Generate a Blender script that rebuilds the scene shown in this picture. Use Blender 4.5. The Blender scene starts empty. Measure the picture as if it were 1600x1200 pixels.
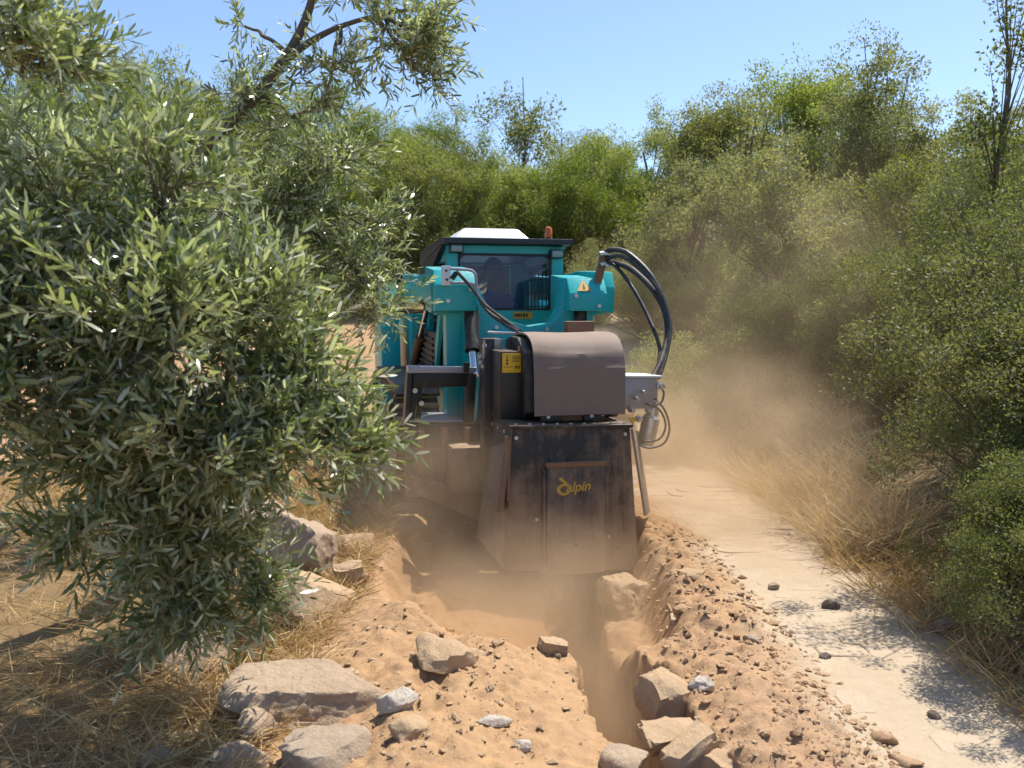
import bpy, bmesh, math, random
import numpy as np
from mathutils import Vector, Matrix, noise as mnoise

R = math.radians
random.seed(11)
rng = np.random.default_rng(11)
scene = bpy.context.scene
col = scene.collection

# ------------------------------------------------------------------ camera
CAMZ, F = 1.52, 1400.0                      # eye height (m); focal length in photo pixels (1600 wide)
PITCH = math.atan(120 / F)
cam_d = bpy.data.cameras.new('camera')
cam_d.sensor_width = 36.0
cam_d.lens = 36.0 * F / 1600
cam_d.clip_start, cam_d.clip_end = 0.05, 2000
cam_d.dof.use_dof = True
cam_d.dof.focus_distance = 5.0
cam_d.dof.aperture_fstop = 4.0
cam = bpy.data.objects.new('camera', cam_d)
cam.location = (0, 0, CAMZ)
cam.rotation_euler = (R(90) - PITCH, 0, 0)
col.objects.link(cam)
scene.camera = cam

# ------------------------------------------------------------------ light
SUN_EL, SUN_AZ = 64.0, 46.0                 # azimuth from the view direction towards the right
world = bpy.data.worlds.new('World')
scene.world = world
world.use_nodes = True
wn, wl = world.node_tree.nodes, world.node_tree.links
sky = wn.new('ShaderNodeTexSky')
sky.sky_type = 'NISHITA'
sky.sun_disc = False
sky.sun_elevation = R(SUN_EL)
sky.sun_rotation = R(SUN_AZ)
sky.altitude = 300
sky.air_density = 0.85
sky.dust_density = 1.0
sky.ozone_density = 4.0
wl.new(sky.outputs[0], wn['Background'].inputs[0])
wn['Background'].inputs[1].default_value = 0.118
sun_d = bpy.data.lights.new('sun', 'SUN')
sun_d.energy = 3.7
sun_d.angle = R(0.53)
sun_d.color = (1.0, 0.95, 0.86)
sun = bpy.data.objects.new('sun', sun_d)
sun.rotation_euler = (-R(90 - SUN_EL), 0, -R(SUN_AZ))
sun.location = (6, 12, 20)
col.objects.link(sun)

vs = scene.view_settings
vs.view_transform = 'Standard'
vs.look = 'None'
vs.exposure = 0.92
vs.gamma = 1.0
vs.use_curve_mapping = False
scene.cycles.max_bounces = 8
scene.cycles.diffuse_bounces = 4
scene.cycles.glossy_bounces = 2
scene.cycles.transmission_bounces = 4
scene.cycles.transparent_max_bounces = 10
scene.cycles.volume_bounces = 1
scene.cycles.use_denoising = True
scene.cycles.use_adaptive_sampling = True
scene.cycles.adaptive_threshold = 0.03
scene.cycles.volume_step_rate = 2.0
scene.cycles.volume_max_steps = 128
scene.cycles.caustics_reflective = False
scene.cycles.caustics_refractive = False

# ------------------------------------------------------------------ view geometry helpers
_fw = Vector((0, math.cos(PITCH), -math.sin(PITCH)))
_up = Vector((0, math.sin(PITCH), math.cos(PITCH)))
def ray(u, v):
    return _fw + Vector((1, 0, 0)) * ((u - 800) / F) + _up * ((600 - v) / F)
def at(u, v, Y):
    d = ray(u, v)
    return Vector((0, 0, CAMZ)) + d * (Y / d.y)
def on_plane(u, v, z=0.0):
    d = ray(u, v)
    return Vector((0, 0, CAMZ)) + d * ((z - CAMZ) / d.z)

# ------------------------------------------------------------------ noise
def _hash(ix, iy, s):
    h = (ix.astype(np.int64) * 374761393 + iy.astype(np.int64) * 668265263 + s * 1442695041) & 0xffffffff
    h = ((h ^ (h >> 13)) * 1274126177) & 0xffffffff
    return ((h ^ (h >> 16)) & 0xffffff) / float(0xffffff)
def vnoise(x, y, s=0):
    ix, iy = np.floor(x), np.floor(y)
    fx, fy = x - ix, y - iy
    fx = fx * fx * fx * (fx * (fx * 6 - 15) + 10); fy = fy * fy * fy * (fy * (fy * 6 - 15) + 10)
    a, b = _hash(ix, iy, s), _hash(ix + 1, iy, s)
    c, d = _hash(ix, iy + 1, s), _hash(ix + 1, iy + 1, s)
    return (a + (b - a) * fx) * (1 - fy) + (c + (d - c) * fx) * fy
def fbm(x, y, s=0, o=4, g=0.5):
    t, a, n = 0, 1, 0
    for i in range(o):
        t = t + a * (vnoise(x * 2 ** i, y * 2 ** i, s + i * 17) - .5); n += a; a *= g
    return t / n * 2
def sm(a, b, x):
    t = np.clip((x - a) / (b - a), 0, 1)
    return t * t * (3 - 2 * t)

# ------------------------------------------------------------------ terrain height
TY = np.array([0, 2.0, 2.96, 3.6, 4.1, 5.0, 7.0])
TX = np.array([.92, .66, .545, .43, .37, .33, .33])
def trench_mask(x, y):
    c = np.interp(y, TY, TX) + .05 * fbm(y * 2.2, y * 0 + 3, 5, 3)
    hw = .108 + .045 * fbm(y * 3.1, y * 0 + 9, 8, 3) + .02 * sm(3.2, 2.5, y)
    e = np.abs(x - c) - hw + .03 * fbm(x * 9, y * 9, 31, 4)
    return (1 - sm(0, .05, e)) * sm(6.2, 5.9, y)
def height(x, y):
    x = np.asarray(x, float); y = np.asarray(y, float)
    near = sm(14, 8, y) * sm(-6, -1, y)
    h = .055 * fbm(x * .5, y * .5, 1, 3) * (1 - sm(1.0, .9, x) * 0)
    h = h + .3 * np.clip(y - 9.3, 0, 3.4) + .10 * np.clip(y - 12.7, 0, 50)
    h = h + 1.2 * fbm(x * .08, y * .08, 2, 2) * sm(14, 30, y)
    h = h + .45 * sm(2.0, 3.4, x) * sm(40, 12, y) + .5 * sm(3.4, 9, x)
    # paved path strip: level
    pathm = sm(.7, .95, x) * sm(2.05, 1.85, x) * sm(22, 10, y)
    ph = .3 * np.clip(y - 9.3, 0, 3.4) + .10 * np.clip(y - 12.7, 0, 50) - .014
    h = h * (1 - pathm) + ph * pathm
    # spoil banks either side of the trench
    lump = fbm(x * 3.2, y * 3.2, 40, 5, .55)
    lump2 = fbm(x * 11, y * 11, 44, 4, .6)
    tc = np.interp(y, TY, TX)
    ym = sm(7.2, 6.2, y)
    lb = np.exp(-((x - (tc - .72)) / .44) ** 2)
    h = h + sm(6.0, 5.0, y) * lb * (.13 + .09 * lump + .02 * lump2)
    edge = .95 + .045 * (5 - y) * -1
    rb = sm(tc - .1, tc + .28, x) * sm(1.38 + .10 * fbm(y * 1.7, y * 0, 60, 3), .98, x)
    h = h + ym * rb * (.085 + .09 * lump + .03 * lump2)
    # extra fine crumbling of the spoil
    soil = np.clip(sm(-1.15, -.8, x) * sm(1.35, 1.15, x), 0, 1) * sm(8.5, 7, y)
    h = h + soil * (.016 * fbm(x * 26, y * 26, 71, 3, .6) + .010 * np.abs(fbm(x * 60, y * 60, 72, 2)))
    # litter floor on the olive side, a little uneven
    h = h + sm(-.9, -1.3, x) * near * (.03 * fbm(x * 4, y * 4, 80, 4))
    # scraped hollow ahead of the machine
    e1 = sm(-.74, -.54, x + .08 * fbm(x * 3, y * 3, 91, 3)) * sm(.86, .66, x)
    fy = 3.80 + 1.5 * np.clip(-(x + .26), 0, 1) ** 1.2 + .10 * fbm(x * 4, y * 0, 93, 3)
    pit = e1 * sm(fy, fy + .42, y) * sm(7.4, 5.4, y)
    h = h - pit * (.24 + .03 * lump)
    t = trench_mask(x, y)
    floor = -.62 + .06 * lump
    h = h * (1 - t) + np.minimum(h, floor) * t
    return h
def hz(x, y):
    return float(height(np.array([x]), np.array([y]))[0])

# ------------------------------------------------------------------ tags
def tag(o, label=None, cat=None, group=None, kind=None):
    if label: o['label'] = label
    if cat: o['category'] = cat
    if group: o['group'] = group
    if kind: o['kind'] = kind
    return o
def empty(name, loc=(0, 0, 0), rz=0, label=None, cat=None, group=None):
    o = bpy.data.objects.new(name, None)
    o.location = loc; o.rotation_euler = (0, 0, rz); o.empty_display_size = .2
    col.objects.link(o)
    return tag(o, label, cat, group)
def link(name, me, mat=None, parent=None, loc=(0, 0, 0), rot=(0, 0, 0)):
    o = bpy.data.objects.new(name, me)
    if mat is not None and not me.materials:
        me.materials.append(mat)
    o.location = loc; o.rotation_euler = rot
    col.objects.link(o)
    if parent: o.parent = parent
    return o

# ------------------------------------------------------------------ mesh from arrays
def mesh_arrays(name, verts, polys_flat, loop_start, smooth=True):
    me = bpy.data.meshes.new(name)
    me.vertices.add(len(verts)); me.vertices.foreach_set('co', np.ascontiguousarray(verts, np.float32).ravel())
    me.loops.add(len(polys_flat)); me.loops.foreach_set('vertex_index', np.ascontiguousarray(polys_flat, np.int32))
    me.polygons.add(len(loop_start)); me.polygons.foreach_set('loop_start', np.ascontiguousarray(loop_start, np.int32))
    me.update(calc_edges=True)
    if not smooth: me.shade_flat()
    return me

class MB:
    """collects shapes into one bmesh; build() links them as one mesh object"""
    def __init__(self): self.bm = bmesh.new()
    def _fin(self, vs_, M=None):
        if M is not None: bmesh.ops.transform(self.bm, matrix=M, verts=vs_)
    def box(self, x0, x1, y0, y1, z0, z1, bev=0.0, M=None):
        b = bmesh.new()
        bmesh.ops.create_cube(b, size=1)
        bmesh.ops.scale(b, vec=(abs(x1 - x0), abs(y1 - y0), abs(z1 - z0)), verts=b.verts)
        if bev: bmesh.ops.bevel(b, geom=b.edges[:], offset=bev, segments=2, affect='EDGES', profile=.6)
        bmesh.ops.translate(b, vec=((x0 + x1) / 2, (y0 + y1) / 2, (z0 + z1) / 2), verts=b.verts)
        return self._merge(b, M)
    def _merge(self, b, M=None):
        if M is not None: bmesh.ops.transform(b, matrix=M, verts=b.verts)
        me = bpy.data.meshes.new('tmp'); b.to_mesh(me); b.free()
        self.bm.from_mesh(me); bpy.data.meshes.remove(me)
        return self
    def prism(self, pts, a0, a1, axis='y', bev=0.0, M=None):
        """polygon pts in the two other axes, extruded a0..a1 along axis"""
        b = bmesh.new()
        def v3(p, a):
            return {'y': (p[0], a, p[1]), 'x': (a, p[0], p[1]), 'z': (p[0], p[1], a)}[axis]
        lo = [b.verts.new(v3(p, a0)) for p in pts]; hi = [b.verts.new(v3(p, a1)) for p in pts]
        b.faces.new(lo); b.faces.new(hi[::-1])
        n = len(pts)
        for i in range(n): b.faces.new((lo[i], hi[i], hi[(i + 1) % n], lo[(i + 1) % n]))
        bmesh.ops.recalc_face_normals(b, faces=b.faces)
        if bev:
            es = [e for e in b.edges if e.calc_face_angle(0) > .35]
            bmesh.ops.bevel(b, geom=es, offset=bev, segments=2, affect='EDGES', profile=.6, clamp_overlap=True)
        return self._merge(b, M)
    def hexa(self, lo, hi, bev=0.0):
        """8 corners: lo 4 points, hi 4 points"""
        b = bmesh.new()
        L = [b.verts.new(p) for p in lo]; H_ = [b.verts.new(p) for p in hi]
        b.faces.new(L[::-1]); b.faces.new(H_)
        for i in range(4): b.faces.new((L[i], L[(i + 1) % 4], H_[(i + 1) % 4], H_[i]))
        bmesh.ops.recalc_face_normals(b, faces=b.faces)
        if bev: bmesh.ops.bevel(b, geom=b.edges[:], offset=bev, segments=2, affect='EDGES', profile=.6)
        return self._merge(b)
    def tube(self, pts, rad, n=10, caps=True):
        pts = [Vector(p) for p in pts]
        rr = rad if isinstance(rad, (list, tuple)) else [rad] * len(pts)
        b = bmesh.new(); rings = []
        t0 = (pts[1] - pts[0]).normalized()
        nrm = t0.orthogonal().normalized()
        for i, p in enumerate(pts):
            t = (pts[min(i + 1, len(pts) - 1)] - pts[max(i - 1, 0)]).normalized()
            nrm = (nrm - t * nrm.dot(t)).normalized(); bi = t.cross(nrm)
            rings.append([b.verts.new(p + (nrm * math.cos(2 * math.pi * k / n) + bi * math.sin(2 * math.pi * k / n)) * rr[i]) for k in range(n)])
        for i in range(len(rings) - 1):
            for k in range(n):
                b.faces.new((rings[i][k], rings[i][(k + 1) % n], rings[i + 1][(k + 1) % n], rings[i + 1][k]))
        if caps: b.faces.new(rings[0][::-1]); b.faces.new(rings[-1])
        return self._merge(b)
    def lathe(self, prof, n=20, M=None):
        """prof: (r, z) pairs round the z axis"""
        b = bmesh.new(); rings = []
        for r, z in prof:
            rings.append([b.verts.new((max(r, 1e-4) * math.cos(2 * math.pi * k / n), max(r, 1e-4) * math.sin(2 * math.pi * k / n), z)) for k in range(n)])
        for i in range(len(rings) - 1):
            for k in range(n):
                b.faces.new((rings[i][k], rings[i][(k + 1) % n], rings[i + 1][(k + 1) % n], rings[i + 1][k]))
        b.faces.new(rings[0][::-1]); b.faces.new(rings[-1])
        return self._merge(b, M)
    def build(self, name, mat, parent=None, off=None, loc=(0, 0, 0), rot=(0, 0, 0)):
        me = bpy.data.meshes.new(name)
        if off is not None: bmesh.ops.translate(self.bm, vec=-Vector(off), verts=self.bm.verts)
        self.bm.to_mesh(me); self.bm.free()
        me.set_sharp_from_angle(angle=R(32))
        return link(name, me, mat, parent, loc, rot)
def spline(pts, n=8):
    P = [Vector(p) for p in pts]; P = [P[0] * 2 - P[1]] + P + [P[-1] * 2 - P[-2]]
    out = []
    for i in range(1, len(P) - 2):
        a, b, c, d = P[i - 1], P[i], P[i + 1], P[i + 2]
        for k in range(n):
            t = k / n
            out.append(.5 * ((2 * b) + (c - a) * t + (2 * a - 5 * b + 4 * c - d) * t * t + (3 * b - a - 3 * c + d) * t ** 3))
    return out + [P[-2]]

# ------------------------------------------------------------------ materials
def mat_new(name):
    m = bpy.data.materials.new(name); m.use_nodes = True
    nt = m.node_tree
    return m, nt.nodes, nt.links, nt.nodes['Principled BSDF']
def nd(N, t, **kw):
    n = N.new(t)
    for k, v in kw.items(): setattr(n, k, v)
    return n
def ramp(N, L, fac, stops):
    r = N.new('ShaderNodeValToRGB'); e = r.color_ramp.elements
    while len(e) < len(stops): e.new(.5)
    for i, (p, c) in enumerate(stops):
        e[i].position = p; e[i].color = (*c, 1) if len(c) == 3 else c
    L.new(fac, r.inputs[0]); return r.outputs[0]
def mixc(N, L, f, a, b, mode='MIX'):
    m = N.new('ShaderNodeMix'); m.data_type = 'RGBA'; m.blend_type = mode
    for s, v in ((m.inputs[0], f), (m.inputs[6], a), (m.inputs[7], b)):
        if hasattr(v, 'is_linked'): L.new(v, s)
        elif isinstance(v, (int, float)): s.default_value = v
        else: s.default_value = (*v, 1)
    return m.outputs[2]
def math_(N, L, op, a, b=None, c=None, clamp=False):
    m = N.new('ShaderNodeMath'); m.operation = op; m.use_clamp = clamp
    for i, v in enumerate((a, b, c)):
        if v is None: continue
        if hasattr(v, 'is_linked'): L.new(v, m.inputs[i])
        else: m.inputs[i].default_value = v
    return m.outputs[0]
def noise_(N, L, scale, detail=4, rough=.55, vec=None):
    n = N.new('ShaderNodeTexNoise'); n.inputs['Scale'].default_value = scale
    n.inputs['Detail'].default_value = detail; n.inputs['Roughness'].default_value = rough
    if vec is not None: L.new(vec, n.inputs['Vector'])
    return n.outputs[0]
def bump_(N, L, h, strength, dist, b):
    n = N.new('ShaderNodeBump'); n.inputs['Strength'].default_value = strength; n.inputs['Distance'].default_value = dist
    L.new(h, n.inputs['Height']); L.new(n.outputs[0], b.inputs['Normal']); return n
def set_(b, **kw):
    for k, v in kw.items():
        b.inputs[k.replace('_', ' ')].default_value = (*v, 1) if isinstance(v, tuple) and len(v) == 3 else v

DUST = (.46, .31, .19)
def painted(name, base, rough=.4, metal=0.0, dust=.35, low=(0.0, 0.0), spec=.5, grime=.5):
    """paint or metal with a film of road dust; low=(z0,z1): caked heavier from z1 down to z0 (object space)"""
    m, N, L, b = mat_new(name)
    tc = N.new('ShaderNodeTexCoord'); ob = tc.outputs['Object']
    n1 = noise_(N, L, 6, 5, .6, ob); n2 = noise_(N, L, 38, 4, .6, ob)
    streak = N.new('ShaderNodeMapping'); streak.inputs['Scale'].default_value = (26, 26, 3); L.new(ob, streak.inputs[0])
    n3 = noise_(N, L, 1, 4, .6, streak.outputs[0])
    geo = N.new('ShaderNodeNewGeometry'); sx = N.new('ShaderNodeSeparateXYZ'); L.new(geo.outputs['Normal'], sx.inputs[0])
    upn = math_(N, L, 'MULTIPLY', math_(N, L, 'MAXIMUM', sx.outputs[2], 0.0), .30)
    v = math_(N, L, 'ADD', math_(N, L, 'MULTIPLY', n1, .9), math_(N, L, 'MULTIPLY', n3, grime))
    v = math_(N, L, 'ADD', v, upn)
    if low[1] != low[0]:
        so = N.new('ShaderNodeSeparateXYZ'); L.new(ob, so.inputs[0])
        mr = N.new('ShaderNodeMapRange'); L.new(so.outputs[2], mr.inputs[0])
        mr.inputs[1].default_value = low[1]; mr.inputs[2].default_value = low[0]
        v = math_(N, L, 'ADD', v, math_(N, L, 'MULTIPLY', mr.outputs[0], .75))
    v = math_(N, L, 'ADD', v, math_(N, L, 'MULTIPLY', n2, .25))
    mr2 = N.new('ShaderNodeMapRange'); L.new(v, mr2.inputs[0])
    mr2.inputs[1].default_value = 1.25 - dust; mr2.inputs[2].default_value = 2.0 - dust
    fac = math_(N, L, 'MULTIPLY', mr2.outputs[0], .92)
    c = mixc(N, L, fac, mixc(N, L, n2, base, tuple(x * .78 for x in base)), DUST)
    L.new(c, b.inputs['Base Color'])
    L.new(math_(N, L, 'ADD', math_(N, L, 'MULTIPLY', fac, .5), rough, clamp=True), b.inputs['Roughness'])
    b.inputs['Metallic'].default_value = metal
    if metal: L.new(math_(N, L, 'MULTIPLY', math_(N, L, 'SUBTRACT', 1.0, fac), metal), b.inputs['Metallic'])
    b.inputs['Specular IOR Level'].default_value = spec
    bump_(N, L, n2, .12, .01, b)
    return m
def plain(name, base, rough=.5, metal=0.0, var=.2, emit=None):
    m, N, L, b = mat_new(name)
    tc = N.new('ShaderNodeTexCoord'); n = noise_(N, L, 25, 4, .6, tc.outputs['Object'])
    L.new(mixc(N, L, n, base, tuple(x * (1 - var) for x in base)), b.inputs['Base Color'])
    b.inputs['Roughness'].default_value = rough; b.inputs['Metallic'].default_value = metal
    return m
# ================================================================== ground, path
def ground_material():
    m, N, L, b = mat_new('earth')
    tc = N.new('ShaderNodeTexCoord'); ob = tc.outputs['Object']
    sp = N.new('ShaderNodeSeparateXYZ'); L.new(ob, sp.inputs[0])
    warp = noise_(N, L, 2.3, 5, .6, ob)
    xw = math_(N, L, 'ADD', sp.outputs[0], math_(N, L, 'MULTIPLY', math_(N, L, 'SUBTRACT', warp, .5), .75))
    n1 = noise_(N, L, 1.6, 6, .6, ob); n2 = noise_(N, L, 14, 6, .65, ob); n3 = noise_(N, L, 90, 4, .7, ob)
    soil = mixc(N, L, n1, (.455, .288, .15), (.385, .228, .112))
    soil = mixc(N, L, ramp(N, L, n2, [(.42, (0, 0, 0)), (.62, (1, 1, 1))]), soil, (.33, .20, .115), 'MIX')
    soil = mixc(N, L, .35, soil, mixc(N, L, n2, (.48, .328, .188), (.35, .212, .108)))
    # redder freshly dug earth on the right hand bank
    red = N.new('ShaderNodeMapRange'); L.new(xw, red.inputs[0]); red.inputs[1].default_value = .62; red.inputs[2].default_value = .85
    yr = N.new('ShaderNodeMapRange'); L.new(sp.outputs[1], yr.inputs[0]); yr.inputs[1].default_value = 4.3; yr.inputs[2].default_value = 3.4
    soil = mixc(N, L, math_(N, L, 'MULTIPLY', math_(N, L, 'MULTIPLY', red.outputs[0], yr.outputs[0]), .7), soil, mixc(N, L, n2, (.44, .285, .175), (.35, .22, .13)))
    # earth turns darker brown with depth below the surface of the track
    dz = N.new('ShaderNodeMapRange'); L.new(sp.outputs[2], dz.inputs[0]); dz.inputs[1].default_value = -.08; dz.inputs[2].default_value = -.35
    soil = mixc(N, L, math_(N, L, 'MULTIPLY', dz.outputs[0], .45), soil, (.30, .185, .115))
    pale = mixc(N, L, n2, (.50, .40, .285), (.40, .31, .21))
    pm = N.new('ShaderNodeMapRange'); L.new(xw, pm.inputs[0]); pm.inputs[1].default_value = 1.05; pm.inputs[2].default_value = 1.3
    c = mixc(N, L, pm.outputs[0], soil, pale)
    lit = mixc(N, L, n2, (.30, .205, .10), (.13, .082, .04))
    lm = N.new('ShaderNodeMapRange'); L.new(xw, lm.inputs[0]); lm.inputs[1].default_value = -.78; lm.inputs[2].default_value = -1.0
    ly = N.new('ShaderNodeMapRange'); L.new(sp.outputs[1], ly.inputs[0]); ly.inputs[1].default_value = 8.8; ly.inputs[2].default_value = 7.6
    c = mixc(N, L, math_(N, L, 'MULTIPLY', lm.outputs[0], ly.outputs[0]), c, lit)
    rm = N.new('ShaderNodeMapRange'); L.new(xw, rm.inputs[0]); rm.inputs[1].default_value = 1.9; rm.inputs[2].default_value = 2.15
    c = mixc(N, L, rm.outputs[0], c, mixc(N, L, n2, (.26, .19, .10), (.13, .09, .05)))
    far = N.new('ShaderNodeMapRange'); L.new(sp.outputs[1], far.inputs[0]); far.inputs[1].default_value = 14; far.inputs[2].default_value = 20
    c = mixc(N, L, far.outputs[0], c, mixc(N, L, n1, (.22, .17, .09), (.10, .11, .045)))
    c = mixc(N, L, .35, c, mixc(N, L, n3, (1.25, 1.25, 1.25), (.62, .60, .58)), 'MULTIPLY')
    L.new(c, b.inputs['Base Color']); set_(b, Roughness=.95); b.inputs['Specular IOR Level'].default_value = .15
    h = math_(N, L, 'ADD', math_(N, L, 'MULTIPLY', n3, .5), n2)
    bump_(N, L, h, .55, .02, b)
    return m
M_EARTH = ground_material()
def axis(fine0, fine1, step, far0, far1, g=1.16):
    a = list(np.arange(fine0, fine1 + 1e-6, step))
    s, v = step, a[-1]
    while v < far1: s *= g; v += s; a.append(v)
    s, v, l = step, a[0], []
    while v > far0: s *= g; v -= s; l.append(v)
    return np.array(l[::-1] + a)
def make_ground():
    xs, ys = axis(-1.9, 2.1, .0145, -220, 220), axis(2.3, 6.4, .0145, -60, 420)
    X, Y = np.meshgrid(xs, ys)
    Z = height(X, Y)
    # ragged trench walls: push wall points sideways a little
    J = 1.0 * (Z < .0) * (Z > -.57) * (trench_mask(X, Y) > .02)
    X = X + J * (.05 * fbm(Y * 5, Z * 6, 5, 3) + .022 * fbm(Y * 22, Z * 22, 6, 3))
    Y = Y + J * .03 * fbm(Y * 12, Z * 16, 15, 3)
    V = np.stack([X, Y, Z], -1).reshape(-1, 3)
    ny, nx = X.shape
    i = (np.arange(ny - 1)[:, None] * nx + np.arange(nx - 1)[None, :]).ravel()
    P = np.stack([i, i + 1, i + nx + 1, i + nx], -1).ravel()
    me = mesh_arrays('ground', V, P, np.arange(0, len(P), 4))
    return tag(link('ground', me, M_EARTH), kind='structure')
make_ground()

def stone_mat(name, a, b_, dust=.35, scale=9, pit=.5, dcol=(.52, .37, .24)):
    m, N, L, b = mat_new(name)
    tc = N.new('ShaderNodeTexCoord'); ob = tc.outputs['Object']
    n1 = noise_(N, L, scale, 6, .6, ob); n2 = noise_(N, L, scale * 6, 5, .65, ob)
    c = mixc(N, L, ramp(N, L, n1, [(.35, (0, 0, 0)), (.65, (1, 1, 1))]), a, b_)
    n3 = noise_(N, L, scale * 22, 4, .7, ob)
    c = mixc(N, L, .6, c, mixc(N, L, n2, (1.45, 1.42, 1.4), (.42, .42, .42)), 'MULTIPLY')
    c = mixc(N, L, ramp(N, L, n3, [(.58, (0, 0, 0)), (.70, (1, 1, 1))]), c, tuple(x * .45 for x in b_))
    geo = N.new('ShaderNodeNewGeometry'); sx = N.new('ShaderNodeSeparateXYZ'); L.new(geo.outputs['Normal'], sx.inputs[0])
    f = math_(N, L, 'MULTIPLY', math_(N, L, 'ADD', math_(N, L, 'MULTIPLY', sx.outputs[2], .5), n1, clamp=True), dust)
    L.new(mixc(N, L, f, c, dcol), b.inputs['Base Color'])
    set_(b, Roughness=.9); b.inputs['Specular IOR Level'].default_value = .2
    vor = N.new('ShaderNodeTexVoronoi'); vor.inputs['Scale'].default_value = scale * 3; L.new(ob, vor.inputs['Vector'])
    h = math_(N, L, 'ADD', n2, math_(N, L, 'MULTIPLY', vor.outputs[0], .4))
    bump_(N, L, math_(N, L, 'ADD', h, math_(N, L, 'MULTIPLY', n3, .5)), pit * 1.3, .016, b)
    return m
M_PAVE = stone_mat('pale_paving', (.48, .385, .275), (.42, .33, .23), .85, 2.2, .5, (.45, .355, .25))
def make_path():
    xs = np.linspace(.80, 1.97, 60); ys = np.concatenate([np.arange(1.4, 9.2, .025), np.arange(9.3, 22, .3)])
    X, Y = np.meshgrid(xs, ys)
    Z = .3 * np.clip(Y - 9.3, 0, 3.4) + .10 * np.clip(Y - 12.7, 0, 50) - .0012 + .0085 * fbm(X * 2.6, Y * 2.6, 3, 4)
    X = X + .05 * fbm(Y * 2, X, 7, 3) * (X > 1.9)
    V = np.stack([X, Y, Z], -1).reshape(-1, 3); ny, nx = X.shape
    i = (np.arange(ny - 1)[:, None] * nx + np.arange(nx - 1)[None, :]).ravel()
    P = np.stack([i, i + 1, i + nx + 1, i + nx], -1).ravel()
    path = link('path', mesh_arrays('path', V, P, np.arange(0, len(P), 4)), M_EARTH)
    tag(path, kind='structure')
    # fitted paving stones, shared jittered corners, joints recessed
    ncol, w = 5, .205
    yrow = [2.1]
    while yrow[-1] < 9.0: yrow.append(yrow[-1] + random.uniform(.13, .2))
    def corner(k, j): return np.array([.93 + k * w + .05 * (_hash(np.array([k]), np.array([j]), 3)[0] - .5) * 1.4, yrow[j] + .07 * (_hash(np.array([k]), np.array([j]), 4)[0] - .5)])
    for j in range(len(yrow) - 1):
        off = .5 * (j % 2) * w
        for k in range(ncol):
            q = [corner(k, 2 * j), corner(k + 1, 2 * j), corner(k + 1, 2 * j + 1), corner(k, 2 * j + 1)] if False else None
            a = np.array([.93 + k * w - off + .06 * math.sin(j * 7.1 + k * 3.7), yrow[j]])
            b = np.array([.93 + (k + 1) * w - off + .06 * math.sin(j * 7.1 + (k + 1) * 3.7), yrow[j]])
            c = np.array([b[0] + .015 * math.sin(k * 5 + j), yrow[j + 1]]); d = np.array([a[0] + .015 * math.sin((k - 1) * 5 + j), yrow[j + 1]])
            wav = lambda p: p + np.array([0, .03 * math.sin(p[0] * 11 + 3.1 * round(p[1] * 50))])
            a, b, c, d = wav(a), wav(b), wav(c), wav(d)
            ctr = (a + b + c + d) / 4
            # eight-sided outline with clipped corners
            ring = []
            for p, n_, pr in ((a, b, d), (b, c, a), (c, d, b), (d, a, c)):
                f = random.uniform(.08, .26)
                for q2 in (p + (pr - p) * f, p + (n_ - p) * f): ring.append(ctr + (q2 - ctr) * random.uniform(.955, .985))
            z = random.uniform(-.0045, .0035); tx, ty = random.uniform(-.02, .02), random.uniform(-.02, .02)
            def zz(p): return z + (p[0] - ctr[0]) * tx + (p[1] - ctr[1]) * ty
            vs_ = [(p[0] - ctr[0], p[1] - ctr[1], -.03) for p in ring]
            vs_ += [(p[0] - ctr[0], p[1] - ctr[1], zz(p) - .004) for p in ring]
            in_ = [ctr + (p - ctr) * .94 for p in ring]
            vs_ += [(p[0] - ctr[0], p[1] - ctr[1], zz(p)) for p in in_]
            fs = [tuple(range(16, 24))]
            for r in (0, 8):
                for t in range(8): fs.append((r + t, r + (t + 1) % 8, r + 8 + (t + 1) % 8, r + 8 + t))
            me = bpy.data.meshes.new('paving_stone'); me.from_pydata(vs_, [], fs); me.update()
            link('paving_stone', me, M_PAVE, path, (ctr[0], ctr[1], 0))
make_path()

# ================================================================== stones
def rock_mesh(sx, sy, sz, seed, sub=4, planes=11, rough=.05, flat_top=False):
    r = random.Random(seed)
    bm = bmesh.new(); bmesh.ops.create_icosphere(bm, subdivisions=sub, radius=1)
    pl = []
    for i in range(planes):
        n = Vector((r.gauss(0, 1), r.gauss(0, 1), r.gauss(0, 1))).normalized(); pl.append((n, r.uniform(.62, .95)))
    if flat_top: pl.append((Vector((r.uniform(-.15, .15), r.uniform(-.3, -.05), 1)).normalized(), .55))
    o = Vector((seed * 3.7, seed * 1.3, seed * .7))
    for v in bm.verts:
        d = v.co.normalized(); k = 1.15
        for n, h in pl:
            q = d.dot(n)
            if q > .05: k = min(k, h / q)
        k *= 1 + rough * mnoise.fractal(d * 1.7 + o, 1.0, 2.0, 5) + rough * .35 * mnoise.noise(d * 9 + o) - rough * .8 * max(0, mnoise.noise(d * 4.3 - o) - .25)
        v.co = Vector((d.x * sx, d.y * sy, d.z * sz)) * k
    me = bpy.data.meshes.new('rock'); bm.to_mesh(me); bm.free()
    me.set_sharp_from_angle(angle=R(38))
    return me
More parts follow.
